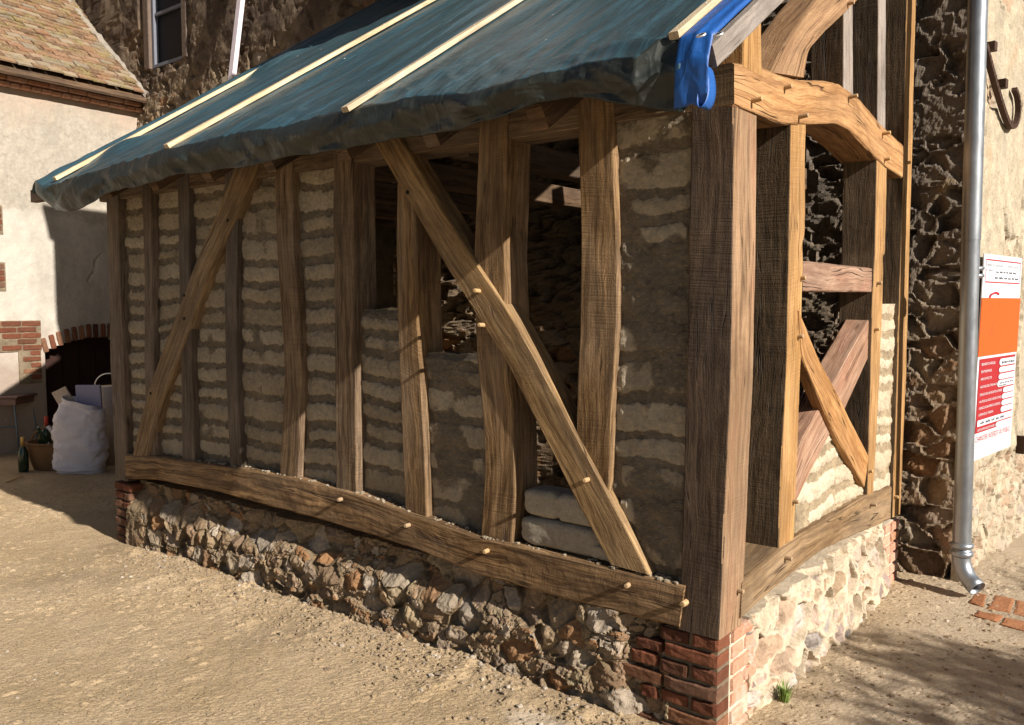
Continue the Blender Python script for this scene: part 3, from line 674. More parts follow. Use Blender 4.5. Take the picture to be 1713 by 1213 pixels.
panel(bx[2], bx[3], .545, 2.36, 23, .052, .25); panel(bx[3], bx[4], .545, 2.36, 24, .052, .3)
panel(bx[4], bx[5], .545, 2.36, 25, .05, .35)
x7 = X_(683, 700); x8 = X_(830, 700); x9 = X_(1010, 700)
zt = float(PY(635, 516, .06)[2]); panel(bx[5], x7, .55, zt, 26, .058, .25, topn=.02, back=.11, H=.028)
zt = float(PY(745, 592, .06)[2]); panel(x7, x8, .55, zt, 27, .058, .75, topn=.03, back=.12, H=.028)
panel(x9, -.12, .53, 2.36, 28, .040, 1.02, H=.026)
# gable infill
def gpanel(y0, y1, z0, z1, seed, clip=None, **k):
    res = .007; A = np.arange(0, y1-y0+res, res); B = np.arange(0, z1-z0+res, res); f0 = loaves(y1-y0, z1-z0, seed, .014, .1, k.get('two', False))
    o = relief('infill_panel', A, B, (-.022, y0, z0), (0, 1, 0), (0, 0, 1), (1, 0, 0), f0, M['adobe_gable'], .09, shed)
    return o
yB = float(PX(1474, 600)[1]); yC = float(PX(1500, 600)[1]); gpanel(yB-.05, yC+.04, .55, float(PX(1484, 510)[2]), 31)
# triangular panel below the crossing braces: a height field squeezed into the triangle
tri = [PX(1330, 884, -.03), PX(1446, 818, -.03), PX(1388, 722, -.03), PX(1330, 835, -.03)]
def tri_panel():
    y0, y1 = tri[0][1], tri[1][1]; z0 = .54; res = .007; A = np.arange(0, y1-y0+.03, res); zt_ = float(tri[2][2])+.02
    B = np.arange(0, 1.0001, .012); ya = float(tri[2][1])-y0; zl = float(tri[3][2])-z0
    f0 = loaves(y1-y0+.03, zt_-z0, 33, .016, .1, True, .12)
    top = lambda a: np.where(a < ya, zl+(zt_-z0-zl)*np.clip(a/ya, 0, 1), (zt_-z0)-(zt_-z0-.06)*np.clip((a-ya)/(y1-y0-ya), 0, 1))
    a, b = np.meshgrid(np.r_[A[0], A, A[-1]], np.r_[0, B, 1]); bz = b*top(a); h, c = f0(a, bz)[:2]
    e = np.zeros_like(a, bool); e[0] = e[-1] = True; e[:, 0] = e[:, -1] = True; h = np.where(e, -.08, h)
    V = np.stack([-.03+h, y0+a, z0+bz], -1).reshape(-1, 3); n, m = a.shape
    F = np.concatenate([grid_faces(n, m), [[0, m*(n-1), n*m-1, m-1]]])
    link('infill_panel', mesh('infill_panel', V, F, M['adobe_gable'], True, None, c.reshape(-1, 3)), shed)
tri_panel()
# left gable infill (closes the room)
lg = relief('infill_panel', np.arange(0, 2.4, .04), np.arange(0, 3.4, .04), (-4.44, .17, .45), (0, 1, 0), (0, 0, 1), (-1, 0, 0), lambda a, b: (np.minimum(0, 0*a)+.01*fbm(a*9, b*9), stack3(.5+0*a, .5+0*a)), M['adobe'], .08, shed, shear=None)
me = lg.data
for v in me.vertices:
    lim = 2.58+v.co.y*.65-.0
    if v.co.z > lim: v.co.z = lim

# ---- rubble plinth
def plinth():
    res = .0055; x0, x1 = -4.30, -.21
    A = np.arange(0, x1-x0+res, res); B = np.arange(0, .445, res)
    def f(a, b):
        h, m, r = rubble(a, b, .135, .088, .05, 7, .15, .012, .04, .4)
        X = x0+a
        top = .33-.03*sstep(-3.9, -4.3, X)
        h = h*.82; batter = -.085*sstep(.24, .38, b+.03*fbm(a*3, b*3, 0, 77, 2))*sstep(-.5, -1.2, X)+.02*(1-b/.4)
        left = sstep(-4.0, -4.2, X)                     # smooth mortared slope beside the pier
        h = h*(1-.6*left)+batter+left*.01
        h = h-.045*sstep(-.44, -.36, X+.05*fbm(0*a, b*9, 0, 78, 2))
        m = m*(1-.6*left)
        return h, stack3(m, r, left)
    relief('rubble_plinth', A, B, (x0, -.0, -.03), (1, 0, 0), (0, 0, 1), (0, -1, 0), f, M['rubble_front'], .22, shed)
    # gable side
    A = np.arange(0, 1.83, res); B = np.arange(0, .44, res)
    def g(a, b):
        h, m, r = rubble(a, b, .17, .10, .020, 17, .3, .005, .05)
        flare = .05*(1-b/.44)*sstep(0, .5, a)
        ms = sstep(-.05, .3, fbm(a*3.5, b*4.5, 0, 88, 4)); m = m*(1-sstep(.36, .42, b)); h = h*(1-.6*ms)+.016*ms; return h+flare, stack3(m*(1-.85*ms), r)
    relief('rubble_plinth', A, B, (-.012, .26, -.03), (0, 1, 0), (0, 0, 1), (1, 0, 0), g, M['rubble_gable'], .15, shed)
    # left side
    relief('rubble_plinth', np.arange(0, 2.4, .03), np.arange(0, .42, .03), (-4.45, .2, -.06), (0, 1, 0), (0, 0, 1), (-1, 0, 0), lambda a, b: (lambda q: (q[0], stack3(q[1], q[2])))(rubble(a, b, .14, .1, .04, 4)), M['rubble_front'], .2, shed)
plinth()
def bricks(name, lst, mat, parent, seed=0, mortar=None, **k):
    """list of (centre, size) axis-aligned or with frame; each a rough brick; merged into one part"""
    V = []; F = []; Cc = []; rng = np.random.RandomState(seed)
    n = 8
    for it in lst:
        c, d = np.array(it[0], float), np.array(it[1], float); ax = np.array(it[2], float) if len(it) > 2 else np.eye(3); rid = rng.rand(); isM = len(it) > 3
        g = np.linspace(-1, 1, n); faces = []
        for axn in range(3):
            for sg in (-1, 1):
                p, q = np.meshgrid(g, g); P = np.zeros((n, n, 3)); P[..., axn] = sg; P[..., (axn+1) % 3] = p; P[..., (axn+2) % 3] = q
                faces.append((P.reshape(-1, 3), sg))
        j = rng.uniform(-1, 1, 3)*.0025*(0 if isM else 1)
        for P, sg in faces:
            L = P*d/2; rr = .006 if not isM else .002
            Q = np.sign(L)*np.minimum(np.abs(L), d/2-rr*(np.sum(np.abs(P) > .99, 1, keepdims=True) >= 2)*.6)
            W = c+j+Q@ax; W = W+(.0042*np.stack([fbm(W[:, 0]*34, W[:, 1]*34, W[:, 2]*34, seed+s_) for s_ in (1, 2, 3)], -1) if not isM else 0)
            b = len(V); V += W.tolist(); f = grid_faces(n, n, b)
            F += [tuple(int(x) for x in (r if sg > 0 else r[::-1])) for r in f]
            Cc += [(0. if isM else 1., rid, 0)]*len(P)
    me = mesh(name, V, F, mat, False, None, np.array(Cc)); return link(name, me, parent, **k)
def pier_right():
    ch = .0625; z0 = -.05; A = []; zt_ = .40; rng = random.Random(3); i = 0; Bf = []
    z = zt_-ch/2
    while z > z0-.03:
        ln = (.115, .225)[i % 2]; hh = .052; x = -.004
        lim = [-.25, -.36, -.41, -.43, -.33, -.25, -.42, -.34][i % 8]
        A.append(((x-ln/2, .052, z), (ln-.004, .108, hh)))
        x -= ln+.010
        while x > lim+.04:
            l2 = rng.choice((.215, .115, .1)); l2 = min(l2, x-lim)
            A.append(((x-l2/2, .052+rng.uniform(-.004, .004), z+rng.uniform(-.003, .003)), (l2, .105, hh+rng.uniform(-.004, .002)))); x -= l2+.012
        # gable face headers / stretchers
        yy = .108 if i % 2 else .02; yy = .115; l3 = (.215, .115)[i % 2]; lim2 = [.20, .27, .33, .30, .22, .2, .28, .2][i % 8]
        while yy < lim2:
            Bf.append(((-.055, yy+l3/2, z), (.108, l3-.008, hh))); yy += l3+.004; l3 = .115
        z -= ch; i += 1
    A.append(((-.122, .062, .165), (.216, .100, .46), np.eye(3), 1))
    bricks('brick_pier', A, M['brick'], shed, 5)
    Bf.append(((-.062, .2, .16), (.100, .18, .44), np.eye(3), 1))
    bricks('brick_pier', Bf, M['brick_limed'], shed, 8)
pier_right()
def pier_left():
    A = []; z = .365; i = 0
    while z > -.1:
        offs = (.0, .06)[i % 2]
        A.append(((-4.43+offs*.2, .09, z), (.12, .2, .053))); A.append(((-4.31, .085, z), (.105-offs*.4, .2, .05)))
        z -= .0625; i += 1
    A.append(((-4.385, .1, .15), (.20, .18, .46), np.eye(3), 1)); bricks('brick_pier', A, M['brick'], shed, 9)
    A = []; z = .34; i = 0
    while z > -.08:
        l = (.1, .15)[i % 2]; A.append(((-.045, 2.33, z), (.11, .16, .052))); A.append(((-.045, 2.33-.085-l/2, z), (.105, l-.008, .052))); z -= .0625; i += 1
    A.append(((-.055, 2.28, .14), (.10, .24, .46), np.eye(3), 1)); bricks('brick_pier', A, M['brick_limed'], shed, 19)
pier_left()
# earth infill course closing the sill void behind, and a floor plank edge inside the gable bay
inner('floor_board', (-.21, .25, .585), (-.21, 2.4, .585), (1, 0, 0), .06, (0, 0, -.03), mat='oak_silver')

# ================================================================== TARPAULIN
def tarp():
    o_ = thing('tarpaulin', 'teal waterproof sheet draped over the lean-to roof with a blue folded edge', 'tarpaulin', (-2.2, 1, 2.6))
    ex = np.array([-4.66, -4.5, -4.2, -3.7, -3.08, -2.47, -2.04, -1.56, -1.18, -.82, -.63, -.43, -.316, -.127, -.049, .03, .125])
    ey = np.array([-.40, -.42, -.40, -.36, -.364, -.33, -.337, -.354, -.345, -.42, -.42, -.37, -.384, -.44, -.38, -.38, -.40])
    hx = np.array([-4.66, -4.5, -4.35, -4.0, -3.75, -2.95, -2.2, -1.63, -1.33, -1.12, -.94, -.74, -.55, -.43, -.25, -.0, .13])
    hz = np.array([2.30, 2.22, 2.200, 2.205, 2.262, 2.303, 2.298, 2.298, 2.303, 2.292, 2.277, 2.287, 2.330, 2.335, 2.283, 2.222, 2.208])
    def zpl(x, y):
        z = 2.665+.65*y-.045*sstep(-3.0, -4.5, x)
        bat = np.array([-4.32, -3.02, -1.56, -.01]); dmin = np.min(np.abs(x[..., None]-bat), -1)
        z = z-.020*sstep(.0, .5, dmin)*sstep(-.3, .3, y)
        z = z+.009*fbm(x*6+y*1.2, y*.7, 0, 61, 3)+.004*(1-np.abs(fbm(x*20+y*3, y*1.6, 0, 62, 3))*2)
        z = z+.004*np.sin(x*26+3*fbm(x, y*1.1, 0, 63, 2))*sstep(.25, 1.2, y+.5)
        z = z+.008*(1-2*np.abs(fbm(x*7+y*8, y*4-x*3, 0, 64, 2)))*sstep(.3, -.3, y)
        # slack rolls over and beside the left-hand batten
        z = z+.05*np.exp(-((x+4.26)/.13)**2-((y+.02)/.16)**2)+.05*np.exp(-((x+4.3)/.09)**2)*sstep(.9, 1.2, y)
        z = z+.05*np.exp(-((x+4.54)/.09)**2)
        z = z-.03*sstep(-4.58, -4.68, x)**2
        # diagonal pull at the right-hand corner
        dd = (y+.42)-(x+.05)*-.55; z = z+.03*np.exp(-((y+.33+(.25+x*.9)*.25)/.04)**2)*sstep(-.6, -.3, x)*sstep(.05, -.1, x)
        return z
    X = np.unique(np.concatenate([np.linspace(-4.68, .025, 520)])); nv = 150; nh = 34
    ys = np.linspace(1, 0, nv)**1.25
    rows = []
    eyx = np.interp(X, ex, ey)+.012*fbm(X*6, X*0, 0, 71, 2); hzx = np.interp(X, hx, hz)+.010*fbm(X*5, X*0, 2, 72, 2)
    rowsU = []
    for t in ys:
        y = eyx+(2.56-eyx)*t; z = zpl(X, y); rows.append(np.stack([X, y, z], -1)); rowsU.append(y)
    ze = rows[-1][:, 2]
    for q in range(1, nh+1):
        s = q/nh; drop = (ze-hzx)*s
        bulge = .022*np.sin(min(1, s*1.25)*pi)*(.6+.5*fbm(X*5, X*0+s, 0, 74, 2))
        fold = (.026*fbm(X*4.5+1.5*s, s*1.3, 0, 75, 1)+.013*fbm(X*11-2.2*s, s*1.2+X*2, 0, 96, 1))*min(1, s*1.8)+.020*np.clip(fbm(X*5.5+s*2.5, s*.6, 0, 76, 1)-.25, 0, 1)*min(1, s*2)
        tuck = .05*max(0, s-.55)**1.0
        # left-hand tip is gathered into a rounded bag
        g = sstep(-3.95, -4.5, X); y = eyx-bulge*(1-.2*g)-fold*(1-.3*g)+tuck*(1-g)+.10*g*s**2
        y = y+.16*sstep(-4.52, -4.70, X)*(s**.5)
        x = X+g*(-.05*np.sin(s*pi))+.006*fbm(X*9, s*4, 0, 77, 2)
        rows.append(np.stack([x, y, ze-drop], -1)); rowsU.append(eyx-s*.25)
    # turned under
    for q in range(1, 5):
        b = rows[nv+nh-1].copy(); b[:, 1] += .014*q; b[:, 2] += .01*q+.004*q*q; rows.append(b); rowsU.append(eyx-.27-.02*q)
    V = np.array(rows); n, m = V.shape[:2]; U = np.stack([np.repeat(X[None], n, 0), np.array(rowsU)], -1)
    F = grid_faces(n, m)
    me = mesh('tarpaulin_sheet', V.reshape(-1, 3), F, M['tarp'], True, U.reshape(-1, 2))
    me.materials.append(M['tarp_hem']); mi = np.zeros(len(me.polygons), dtype=np.int32); q_ = np.arange(len(mi)); row = q_//(m-1); cx = q_ % (m-1); xx = X[cx]
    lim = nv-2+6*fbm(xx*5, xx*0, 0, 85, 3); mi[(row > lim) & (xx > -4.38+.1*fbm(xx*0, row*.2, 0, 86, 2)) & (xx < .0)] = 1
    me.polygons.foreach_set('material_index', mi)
    o = link('sheet', me, o_); md = o.modifiers.new('solid', 'SOLIDIFY'); md.thickness = .0025; md.offset = -1
    # blue border at the right: strip along the slope, then hanging as a folded loop
    rows = []; Xb = np.linspace(.012, .122, 16); us = []
    for t in np.linspace(1, 0, 160):
        y = -.395+(2.56+.395)*t; z = 2.693+.65*y+.004*fbm(Xb*20, y*6, 0, 81, 2)+.008*np.exp(-((Xb-.07)/.012)**2)-.03*sstep(.115, .13, Xb); rows.append(np.stack([Xb, Xb*0+y, z], -1)); us.append(y+Xb*0)
    ze = rows[-1][:, 2]; y0 = -.395
    for q in range(1, 26):
        s = q/25; z = ze-.215*s; y = y0-.028*sin(min(1, s*2)*pi/2)+.02*s+.004*fbm(Xb*30, s*5, 0, 83, 2)
        rows.append(np.stack([Xb-.012*s, y+0*Xb, z], -1)); us.append(y0-.21*s+Xb*0)
    V = np.array(rows); n, m = V.shape[:2]; U = np.stack([np.repeat(Xb[None], n, 0), np.array(us)], -1)
    bl = link('border', mesh('border', V.reshape(-1, 3), grid_faces(n, m), M['tarp_blue'], True, U.reshape(-1, 2)), o_, label='bright blue hemmed border'); md = bl.modifiers.new('solid', 'SOLIDIFY'); md.thickness = .003; md.offset = -1
    # hanging loop
    th = np.linspace(0, 2*pi, 26); rows = []
    for yy in np.linspace(-.415, -.36, 5):
        rows.append([(.098+.016*sin(a)*(1-.5*cos(a)), yy+.012*sin(a*1.5), 2.275+.066*cos(a)) for a in th])
    V = np.array(rows).reshape(-1, 3)
    lp = link('border_loop', mesh('border_loop', V, grid_faces(5, 26), M['tarp_blue'], True, V[:, :2]), bl); md = lp.modifiers.new('solid', 'SOLIDIFY'); md.thickness = .002
    for px_, py_ in ((1173, 59), (1202, 57.5)):
        p = PR(px_, py_, 2.692, .65); a = Acc(); nn = np.array([0, -.545, .838]); u1 = np.array([1., 0, 0]); u2 = np.cross(nn, u1)
        p = PR(px_, py_, 2.703, .65); pts = [p+.0125*(u1*cos(t)+u2*sin(t)) for t in np.linspace(0, 2*pi, 17)]; a.tube(pts, .0035, 6, False); a.obj('eyelet', M['eyelet'], bl, True)
        b = Acc(); b.tube([p-nn*.001, p+nn*.0025], .0095, 12); b.obj('eyelet_hole', M['black'], bl)
    # chalk and paint splashes on the sheet
    return o_
tp = tarp()
def batten(x, y0, y1, label, wd=.04, z0=2.68, tk=.024, dx=0.):
    a = thing('roof_batten', label, 'batten', (x, y0, z0+y0*.65), 'battens holding down the tarpaulin')
    o = member('batten_strip', M['pine'], [(x-wd/2, y0, z0+.65*y0), (x-wd/2+dx, y1, z0+.65*y1)], [(x+wd/2, y0, z0+.65*y0), (x+wd/2+dx, y1, z0+.65*y1)], (0, -.545*tk, .838*tk), None, bev=.002, step=.06, rough=.0012)
    o.parent = a
    for t in (.08, .3, .55, .8):
        b = Acc(); y = y0+(y1-y0)*t; p = np.array([x+dx*t, y, z0+.65*y])+np.array([0, -.545, .838])*tk
        b.tube([p-[0, 0, .002], p+np.array([0, -.545, .838])*.0015], .0035, 8); b.obj('nail', M['eyelet'], a)
    return a
batten(-4.33, -.39, 1.15, 'pale batten nearest the gathered left tip of the tarpaulin', .036, z0=2.64)
batten(-3.05, -.36, 2.45, 'long pale batten second from the left on the tarpaulin', .042, dx=.10)
batten(-1.565, -.385, 2.45, 'pale batten across the middle of the tarpaulin above the open bays', .042, dx=-.02)
batten(-.012, -.385, 2.45, 'pale batten beside the bright blue edge of the tarpaulin', .034, z0=2.69)

# ================================================================== LOOSE EARTH BLOCKS
def block(cx, cy, cz, dx, dy, dz, seed, lobes, label, rz=0.):
    n = 26; V = []; g = np.linspace(-1, 1, n); F = []; 
    for axn in range(3):
        for sg in (-1, 1):
            p, q = np.meshgrid(g, g); P = np.zeros((n, n, 3)); P[..., axn] = sg; P[..., (axn+1) % 3] = p; P[..., (axn+2) % 3] = q; P = P.reshape(-1, 3)
            b = len(V); nr = (np.abs(P)**5).sum(1, keepdims=True)**(1/5.); Q = P/nr; Q = Q*np.array([dx, dy, dz])/2
            if lobes: Q = Q*(1-np.array([0, .12, .22])*np.exp(-((Q[:, :1]+dx*.06)/.014)**2))
            d = Q/np.linalg.norm(Q, axis=1, keepdims=True)
            Q = Q+d*(.008*fbm(Q[:, 0]*14+seed, Q[:, 1]*14, Q[:, 2]*14, seed, 3)+.0035*fbm(Q[:, 0]*60, Q[:, 1]*60, Q[:, 2]*60, seed+3, 2))[:, None]
            V += Q.tolist(); f = grid_faces(n, n, b); F += [tuple(int(x) for x in (r if sg > 0 else r[::-1])) for r in f]
    V = np.array(V); R3 = np.array([[cos(rz), -sin(rz), 0], [sin(rz), cos(rz), 0], [0, 0, 1]]); V = V@R3.T+[cx, cy, cz]
    me = mesh('earth_block', V, F, M['adobe_block'], True, None, np.tile([[1., (seed*.37) % 1, 0]], (len(V), 1)))
    link('earth_block', me, None, label, 'earth block', 'loose earth blocks laid on the sill')
xl, xr = float(PY(862, 900)[0]), float(PY(985, 900)[0])
zt2 = float(PY(870, 882, .0)[2])
block((xl+xr)/2+.03, .085, .645, xr-xl+.05, .15, .122, 3, False, 'lower of the two pale earth blocks stacked on the sill in the open bay')
block((xl+xr)/2+.04, .09, .768, xr-xl+.06, .15, .122, 8, True, 'upper two-lobed pale earth block stacked in the open bay')
block(float(PY(996, 930)[0])+.02, .07, .618, .13, .12, .06, 5, False, 'small broken earth block on the sill behind the foot of the brace')

# ================================================================== BIG STONE HOUSE
house = thing('stone_house', 'tall old rubble stone house the lean-to is built against', 'house', (-4, 2.6, 0))
WY = 2.56; WX = .262
wx0, wx1, wz0, wz1 = -8.50, -7.80, 4.40, 5.7
def w1():
    A = np.unique(np.r_[np.arange(-13., -9.2, .1), np.arange(-9.2, -5.0, .022), np.arange(-5.0, -2.6, .05), np.arange(-2.6, -.45, .02), np.arange(-.45, WX, .008), WX]); B = np.unique(np.r_[np.arange(-.05, 2.8, .0125), np.arange(2.8, 5.7, .022), np.arange(5.7, 7.6, .08)])
    def f(a, b):
        h, m, r = rubble(a, b, .20, .12, .024, 41, .22, .009, .05, .6, .4)
        rend = sstep(.22, .0, fbm(a*1.5, b*1.5, 0, 43, 3))*sstep(4.0, 4.5, b)*sstep(-4, -5, a)
        h = h*(1-.75*rend)+rend*(.035+.012*fbm(a*9, b*9, 0, 45, 4)); m = m*(1-rend)
        blk = sstep(1.2, 1.6, b)*sstep(-4, -3, a); h = h+blk*.008*np.abs(fbm(a*18, b*18, 0, 47, 4))
        nw = ((a > wx0-.2) & (a < wx1+.2) & (b > wz0-.1)); h = np.where(nw, np.minimum(h, .006), h)
        win = (a > wx0) & (a < wx1) & (b > wz0) & (b < wz1); h = np.where(win, -.22, h)
        return h, stack3(m, r, rend)
    relief('wall', A, B, (0, WY, 0), (1, 0, 0), (0, 0, 1), (0, -1, 0), f, M['w1'], .5, house)
w1()
DW = np.array([cos(R_(83.6)), sin(R_(83.6)), 0]); NW = np.array([DW[1], -DW[0], 0]); PW0 = np.array([WX, WY, 0])
def PW(px_, py_, off=0.):
    v = ray(px_, py_); t = ((PW0-CAM)@NW+off)/(v@NW); return CAM+v*t
def w2():
    A = np.unique(np.r_[np.arange(0, 2.0, .011), np.arange(2., 4.5, .06)]); B = np.unique(np.r_[np.arange(-.05, 3.6, .013), np.arange(3.6, 7.6, .1)])
    def f(a, b):
        h, m, r = rubble(a, b, .17, .12, .045, 57, .22, .008, .04)
        line = .62+.10*fbm(a*4, 0*b, 0, 5, 3)
        base = sstep(line+.04, line-.04, b)*sstep(.05, .25, a)
        peel = sstep(.18, .34, fbm(a*6, b*3.2, 0, 59, 4))*sstep(.12, .3, a)
        pl = .045+.007*fbm(a*5, b*5, 0, 60, 4)+.003*fbm(a*40, b*40, 0, 61, 2)
        k = np.maximum(base, peel*.7)
        hh = pl*(1-k)+np.minimum(h, .05)*k
        return hh, stack3(m*k, r, base)
    relief('wall', A, B, PW0+np.array([.002, -.01, 0]), DW, (0, 0, 1), NW, f, M['w2'], .002, house)
w2()
# window in the long wall
wf = Acc()
for c, d in (((wx0+.02, 0, 5.05), (.045, .06, 1.3)), ((wx1-.015, 0, 5.05), (.03, .06, 1.3)), ((-8.15, 0, wz0+.02), (.60, .06, .04)), ((-8.15, 0, 5.02), (.60, .03, .035))):
    wf.box((c[0], WY+.045, c[2]), d)
wfo = wf.obj('window', M['frame_grey'], house, bevel=.004)
wp = Acc(); wp.box((-8.15, WY+.085, 5.05), (.62, .02, 1.28)); wp.obj('pane', M['glass_dark'], wfo)
GR = simple('grey_render', (.15, .115, .095), .95, .1, bump=.9, bs=25, var=.4)
for cx_, w_ in ((wx0-.07, .13), (wx1+.06, .11)):
    ws = Acc(); ws.box((cx_, WY-.0, 5.05), (w_, .05, 1.32)); ws.obj('window_surround', GR, house, bevel=.014)
# iron wall anchor, hooked like a J
an = Acc()
apx = [(1648, 78), (1656, 110), (1664, 140), (1673, 170), (1682, 198), (1690, 214), (1697, 213), (1702, 200), (1704, 180), (1702, 160), (1697, 150)]
AP = [PW(a, b, .075) for a, b in apx]
pts = resamp(AP, 30)
for i in range(len(pts)-1):
    d = pts[i+1]-pts[i]; L = np.linalg.norm(d); d = d/L; q = np.cross(d, NW); wv_ = .030 if i < 18 else .022
    an.box((pts[i]+pts[i+1])/2, (L*1.35, wv_, .03), (d, q, NW))
k0 = PW(1675, 141, .08); an.box(k0, (.05, .05, .06), (DW, up, NW))
an.box(PW(1650, 80, .04), (.05, .05, .1), (DW, up, NW))
an.obj('wall_anchor', M['iron'], house, label='rusty iron wall anchor hooked like a letter J')
ib = Acc(); p = PW(1707, 744, .06); ib.box(p, (.02, .05, .12), (DW, NW, up)); ib.box(p+DW*.06+up*.03, (.12, .03, .03), (DW, NW, up)); ib.obj('hinge_pin', M['iron'], house)

# ================================================================== DRAINPIPE
dp = thing('drainpipe', 'grey zinc rainwater downpipe with a curved shoe at its foot', 'drainpipe', (.4, 2.4, 0))
def pc(px_, py_): return PW(px_, py_, .115)
pt = pc(1636, 0); pb = pc(1609, 925); vdir = (pt-pb)/np.linalg.norm(pt-pb); ptop = pb+vdir*5.6
RAD = .0475
a = Acc(); q0 = pb+vdir*float((pc(1626, 402)-pb)@vdir); a.tube([q0+(ptop-q0)*t for t in np.linspace(0, 1, 14)], RAD, 32, False); a.obj('pipe', M['zinc'], dp, True)
a = Acc(); a.tube([pb+(q0+vdir*.01-pb)*t for t in np.linspace(0, 1, 14)], RAD*.955, 32, False); a.obj('pipe', M['zinc'], dp, True)
a = Acc(); q = pc(1626.5, 458); 
for dz in (-.012, .028): 
    c0 = q+vdir*dz; a.tube([c0-vdir*.012, c0-vdir*.006, c0+vdir*.006, c0+vdir*.012], [RAD, RAD+.011, RAD+.011, RAD], 28)
a.tube([q-NW*.12, q], .012, 8); a.obj('collar', M['zinc'], dp, True)
a = Acc(); q = pb
for dz in (-.0, .045): 
    c0 = q+vdir*dz; a.tube([c0-vdir*.018, c0-vdir*.008, c0+vdir*.008, c0+vdir*.018], [RAD, RAD+.010, RAD+.010, RAD], 28)
a.obj('collar', M['zinc'], dp, True)
a = Acc(); dirh = np.array([.86, -.50, 0]); dirh = dirh/np.linalg.norm(dirh); pts = [pb+vdir*.03]
for k in range(0, 9):
    th = k/8*R_(62); pts.append(pb-up*.02-up*.15*sin(th)+dirh*.15*(1-cos(th)))
pts.append(pts[-1]+(pts[-1]-pts[-2])*1.6)
a.tube(pts, [RAD]+[RAD*.98]*8+[RAD, RAD*1.02], 24, cap=False); e = a.obj('shoe', M['zinc'], dp, True); md = e.modifiers.new('s', 'SOLIDIFY'); md.thickness = .003

# ================================================================== PERMIT SIGN
sign = thing('permit_sign', 'white, orange and red building permit board on the sunlit wall beside the drainpipe', 'sign', (.4, 3.4, .65))
S0 = PW(1625, 773, .085); S1 = PW(1690, 747, .085); T0 = PW(1647, 424, .085); T1 = PW(1711, 433, .085)
ax_u = (S1-S0); ax_u[2] = 0; SW = float(np.linalg.norm(ax_u)); ax_u = ax_u/SW; ox = S0.copy()
lean = (T0-S0); SH = float(lean[2]); lean_u = float(lean@ax_u)/SH
def SP(u, v, o=0.):   # u 0..1 left-right, v 0..1 top-bottom
    return ox+ax_u*(u*SW)+(up+ax_u*lean_u*0.)*((1-v)*SH)+NW*o+ax_u*(lean_u*(1-v)*SH)
def flat(name, mat, u0, v0, u1, v1, o, parent, th=.002, rl=0.):
    if rl:
        pts = [(u1, v0), (u1, v1)]; hh = (v1-v0)/2; 
        pts += [(u0+rl-rl*sin(t), (v0+v1)/2+hh*cos(t)) for t in np.linspace(0, pi, 9)]
        V = [SP(a_, b_, o) for a_, b_ in pts]
        return link(name, mesh(name, V, [tuple(range(len(V)))[::-1]], mat), parent)
    V = [SP(a_, b_, q) for q in (o-th, o) for a_, b_ in ((u0, v0), (u1, v0), (u1, v1), (u0, v1))]
    return link(name, mesh(name, V, [(0, 1, 2, 3), (7, 6, 5, 4), (0, 4, 5, 1), (1, 5, 6, 2), (2, 6, 7, 3), (3, 7, 4, 0)], mat), parent)
MW = simple('sign_white', (.60, .63, .68), .5, .4, var=.03); MR = simple('sign_red', (.33, .010, .018), .5, .4, var=.06)
MI = simple('ink_grey', (.16, .17, .2), .7, .2); MRT = simple('sign_red_ink', (.36, .02, .03), .6, .2)
def orangem():
    t = NT('sign_orange', .5, .4); p = t.pos(); n = t.ramp(t.noise(t.map(p, (9, 9, 4)), 1.6, 6, .75, 1.5), [(.60, 0.), (.66, .8)]); return t.fin(t.mix(n, (.66, .09, .007), (.24, .04, .02)))
MO = orangem()
board = flat('board', MW, 0, 0, 1, 1, 0, sign, .006)
flat('orange_sheet', MO, -.01, .212, 1.0, .495, .004, sign, .003)
flat('red_field', MR, .035, .508, .965, .868, .003, sign, .002)
for v in (.024, .132): flat('rule', MRT, .05, v, .965, v+.006, .0015, sign, .001)
for u in (.05, .958): flat('rule', MRT, u, .03, u+.006, .13, .0015, sign, .001)
for v in (.066, .095): flat('rule', MI, .26, v, .95, v+.0015, .0015, sign, .001)
bx_ = [(.52, .520, .555), (.52, .562, .590), (.52, .597, .625), (.50, .630, .664), (.66, .671, .698), (.64, .703, .730), (.64, .736, .763), (.63, .768, .797)]
for u0, v0, v1 in bx_: flat('entry_box', MW, u0, v0, .95, v1, .0062, sign, rl=.05)
flat('entry_box', MW, .055, .805, .95, .836, .0062, sign, rl=.01); flat('entry_box', MW, .52, .842, .95, .866, .0062, sign, rl=.05)
def text(s, u, v, h, mat, parent, wid=None, o=.0035, italic=False):
    """h and wid as fractions of the board's height and width; baseline at v"""
    cu = bpy.data.curves.new('lettering', 'FONT'); cu.body = s; cu.size = 1; cu.extrude = 0; cu.resolution_u = 2
    if italic: cu.shear = .3
    tmp = bpy.data.objects.new('tmp', cu); C.objects.link(tmp); dg = bpy.context.evaluated_depsgraph_get(); me = bpy.data.meshes.new_from_object(tmp.evaluated_get(dg)); bpy.data.objects.remove(tmp)
    n = len(me.vertices); co_ = np.empty(n*3, dtype=np.float32); me.vertices.foreach_get('co', co_); co_ = co_.reshape(-1, 3)
    w0 = co_[:, 0].max(); sx = (wid*SW/w0) if wid else h*SH/.72; sy = h*SH/.72
    P = np.array([SP(u, v, o)+ax_u*(c[0]*sx)+(up+ax_u*lean_u)*(c[1]*sy) for c in co_], dtype=np.float32)
    me.vertices.foreach_set('co', P.ravel()); me.materials.clear(); me.materials.append(mat); me.update()
    return link('lettering', me, parent)
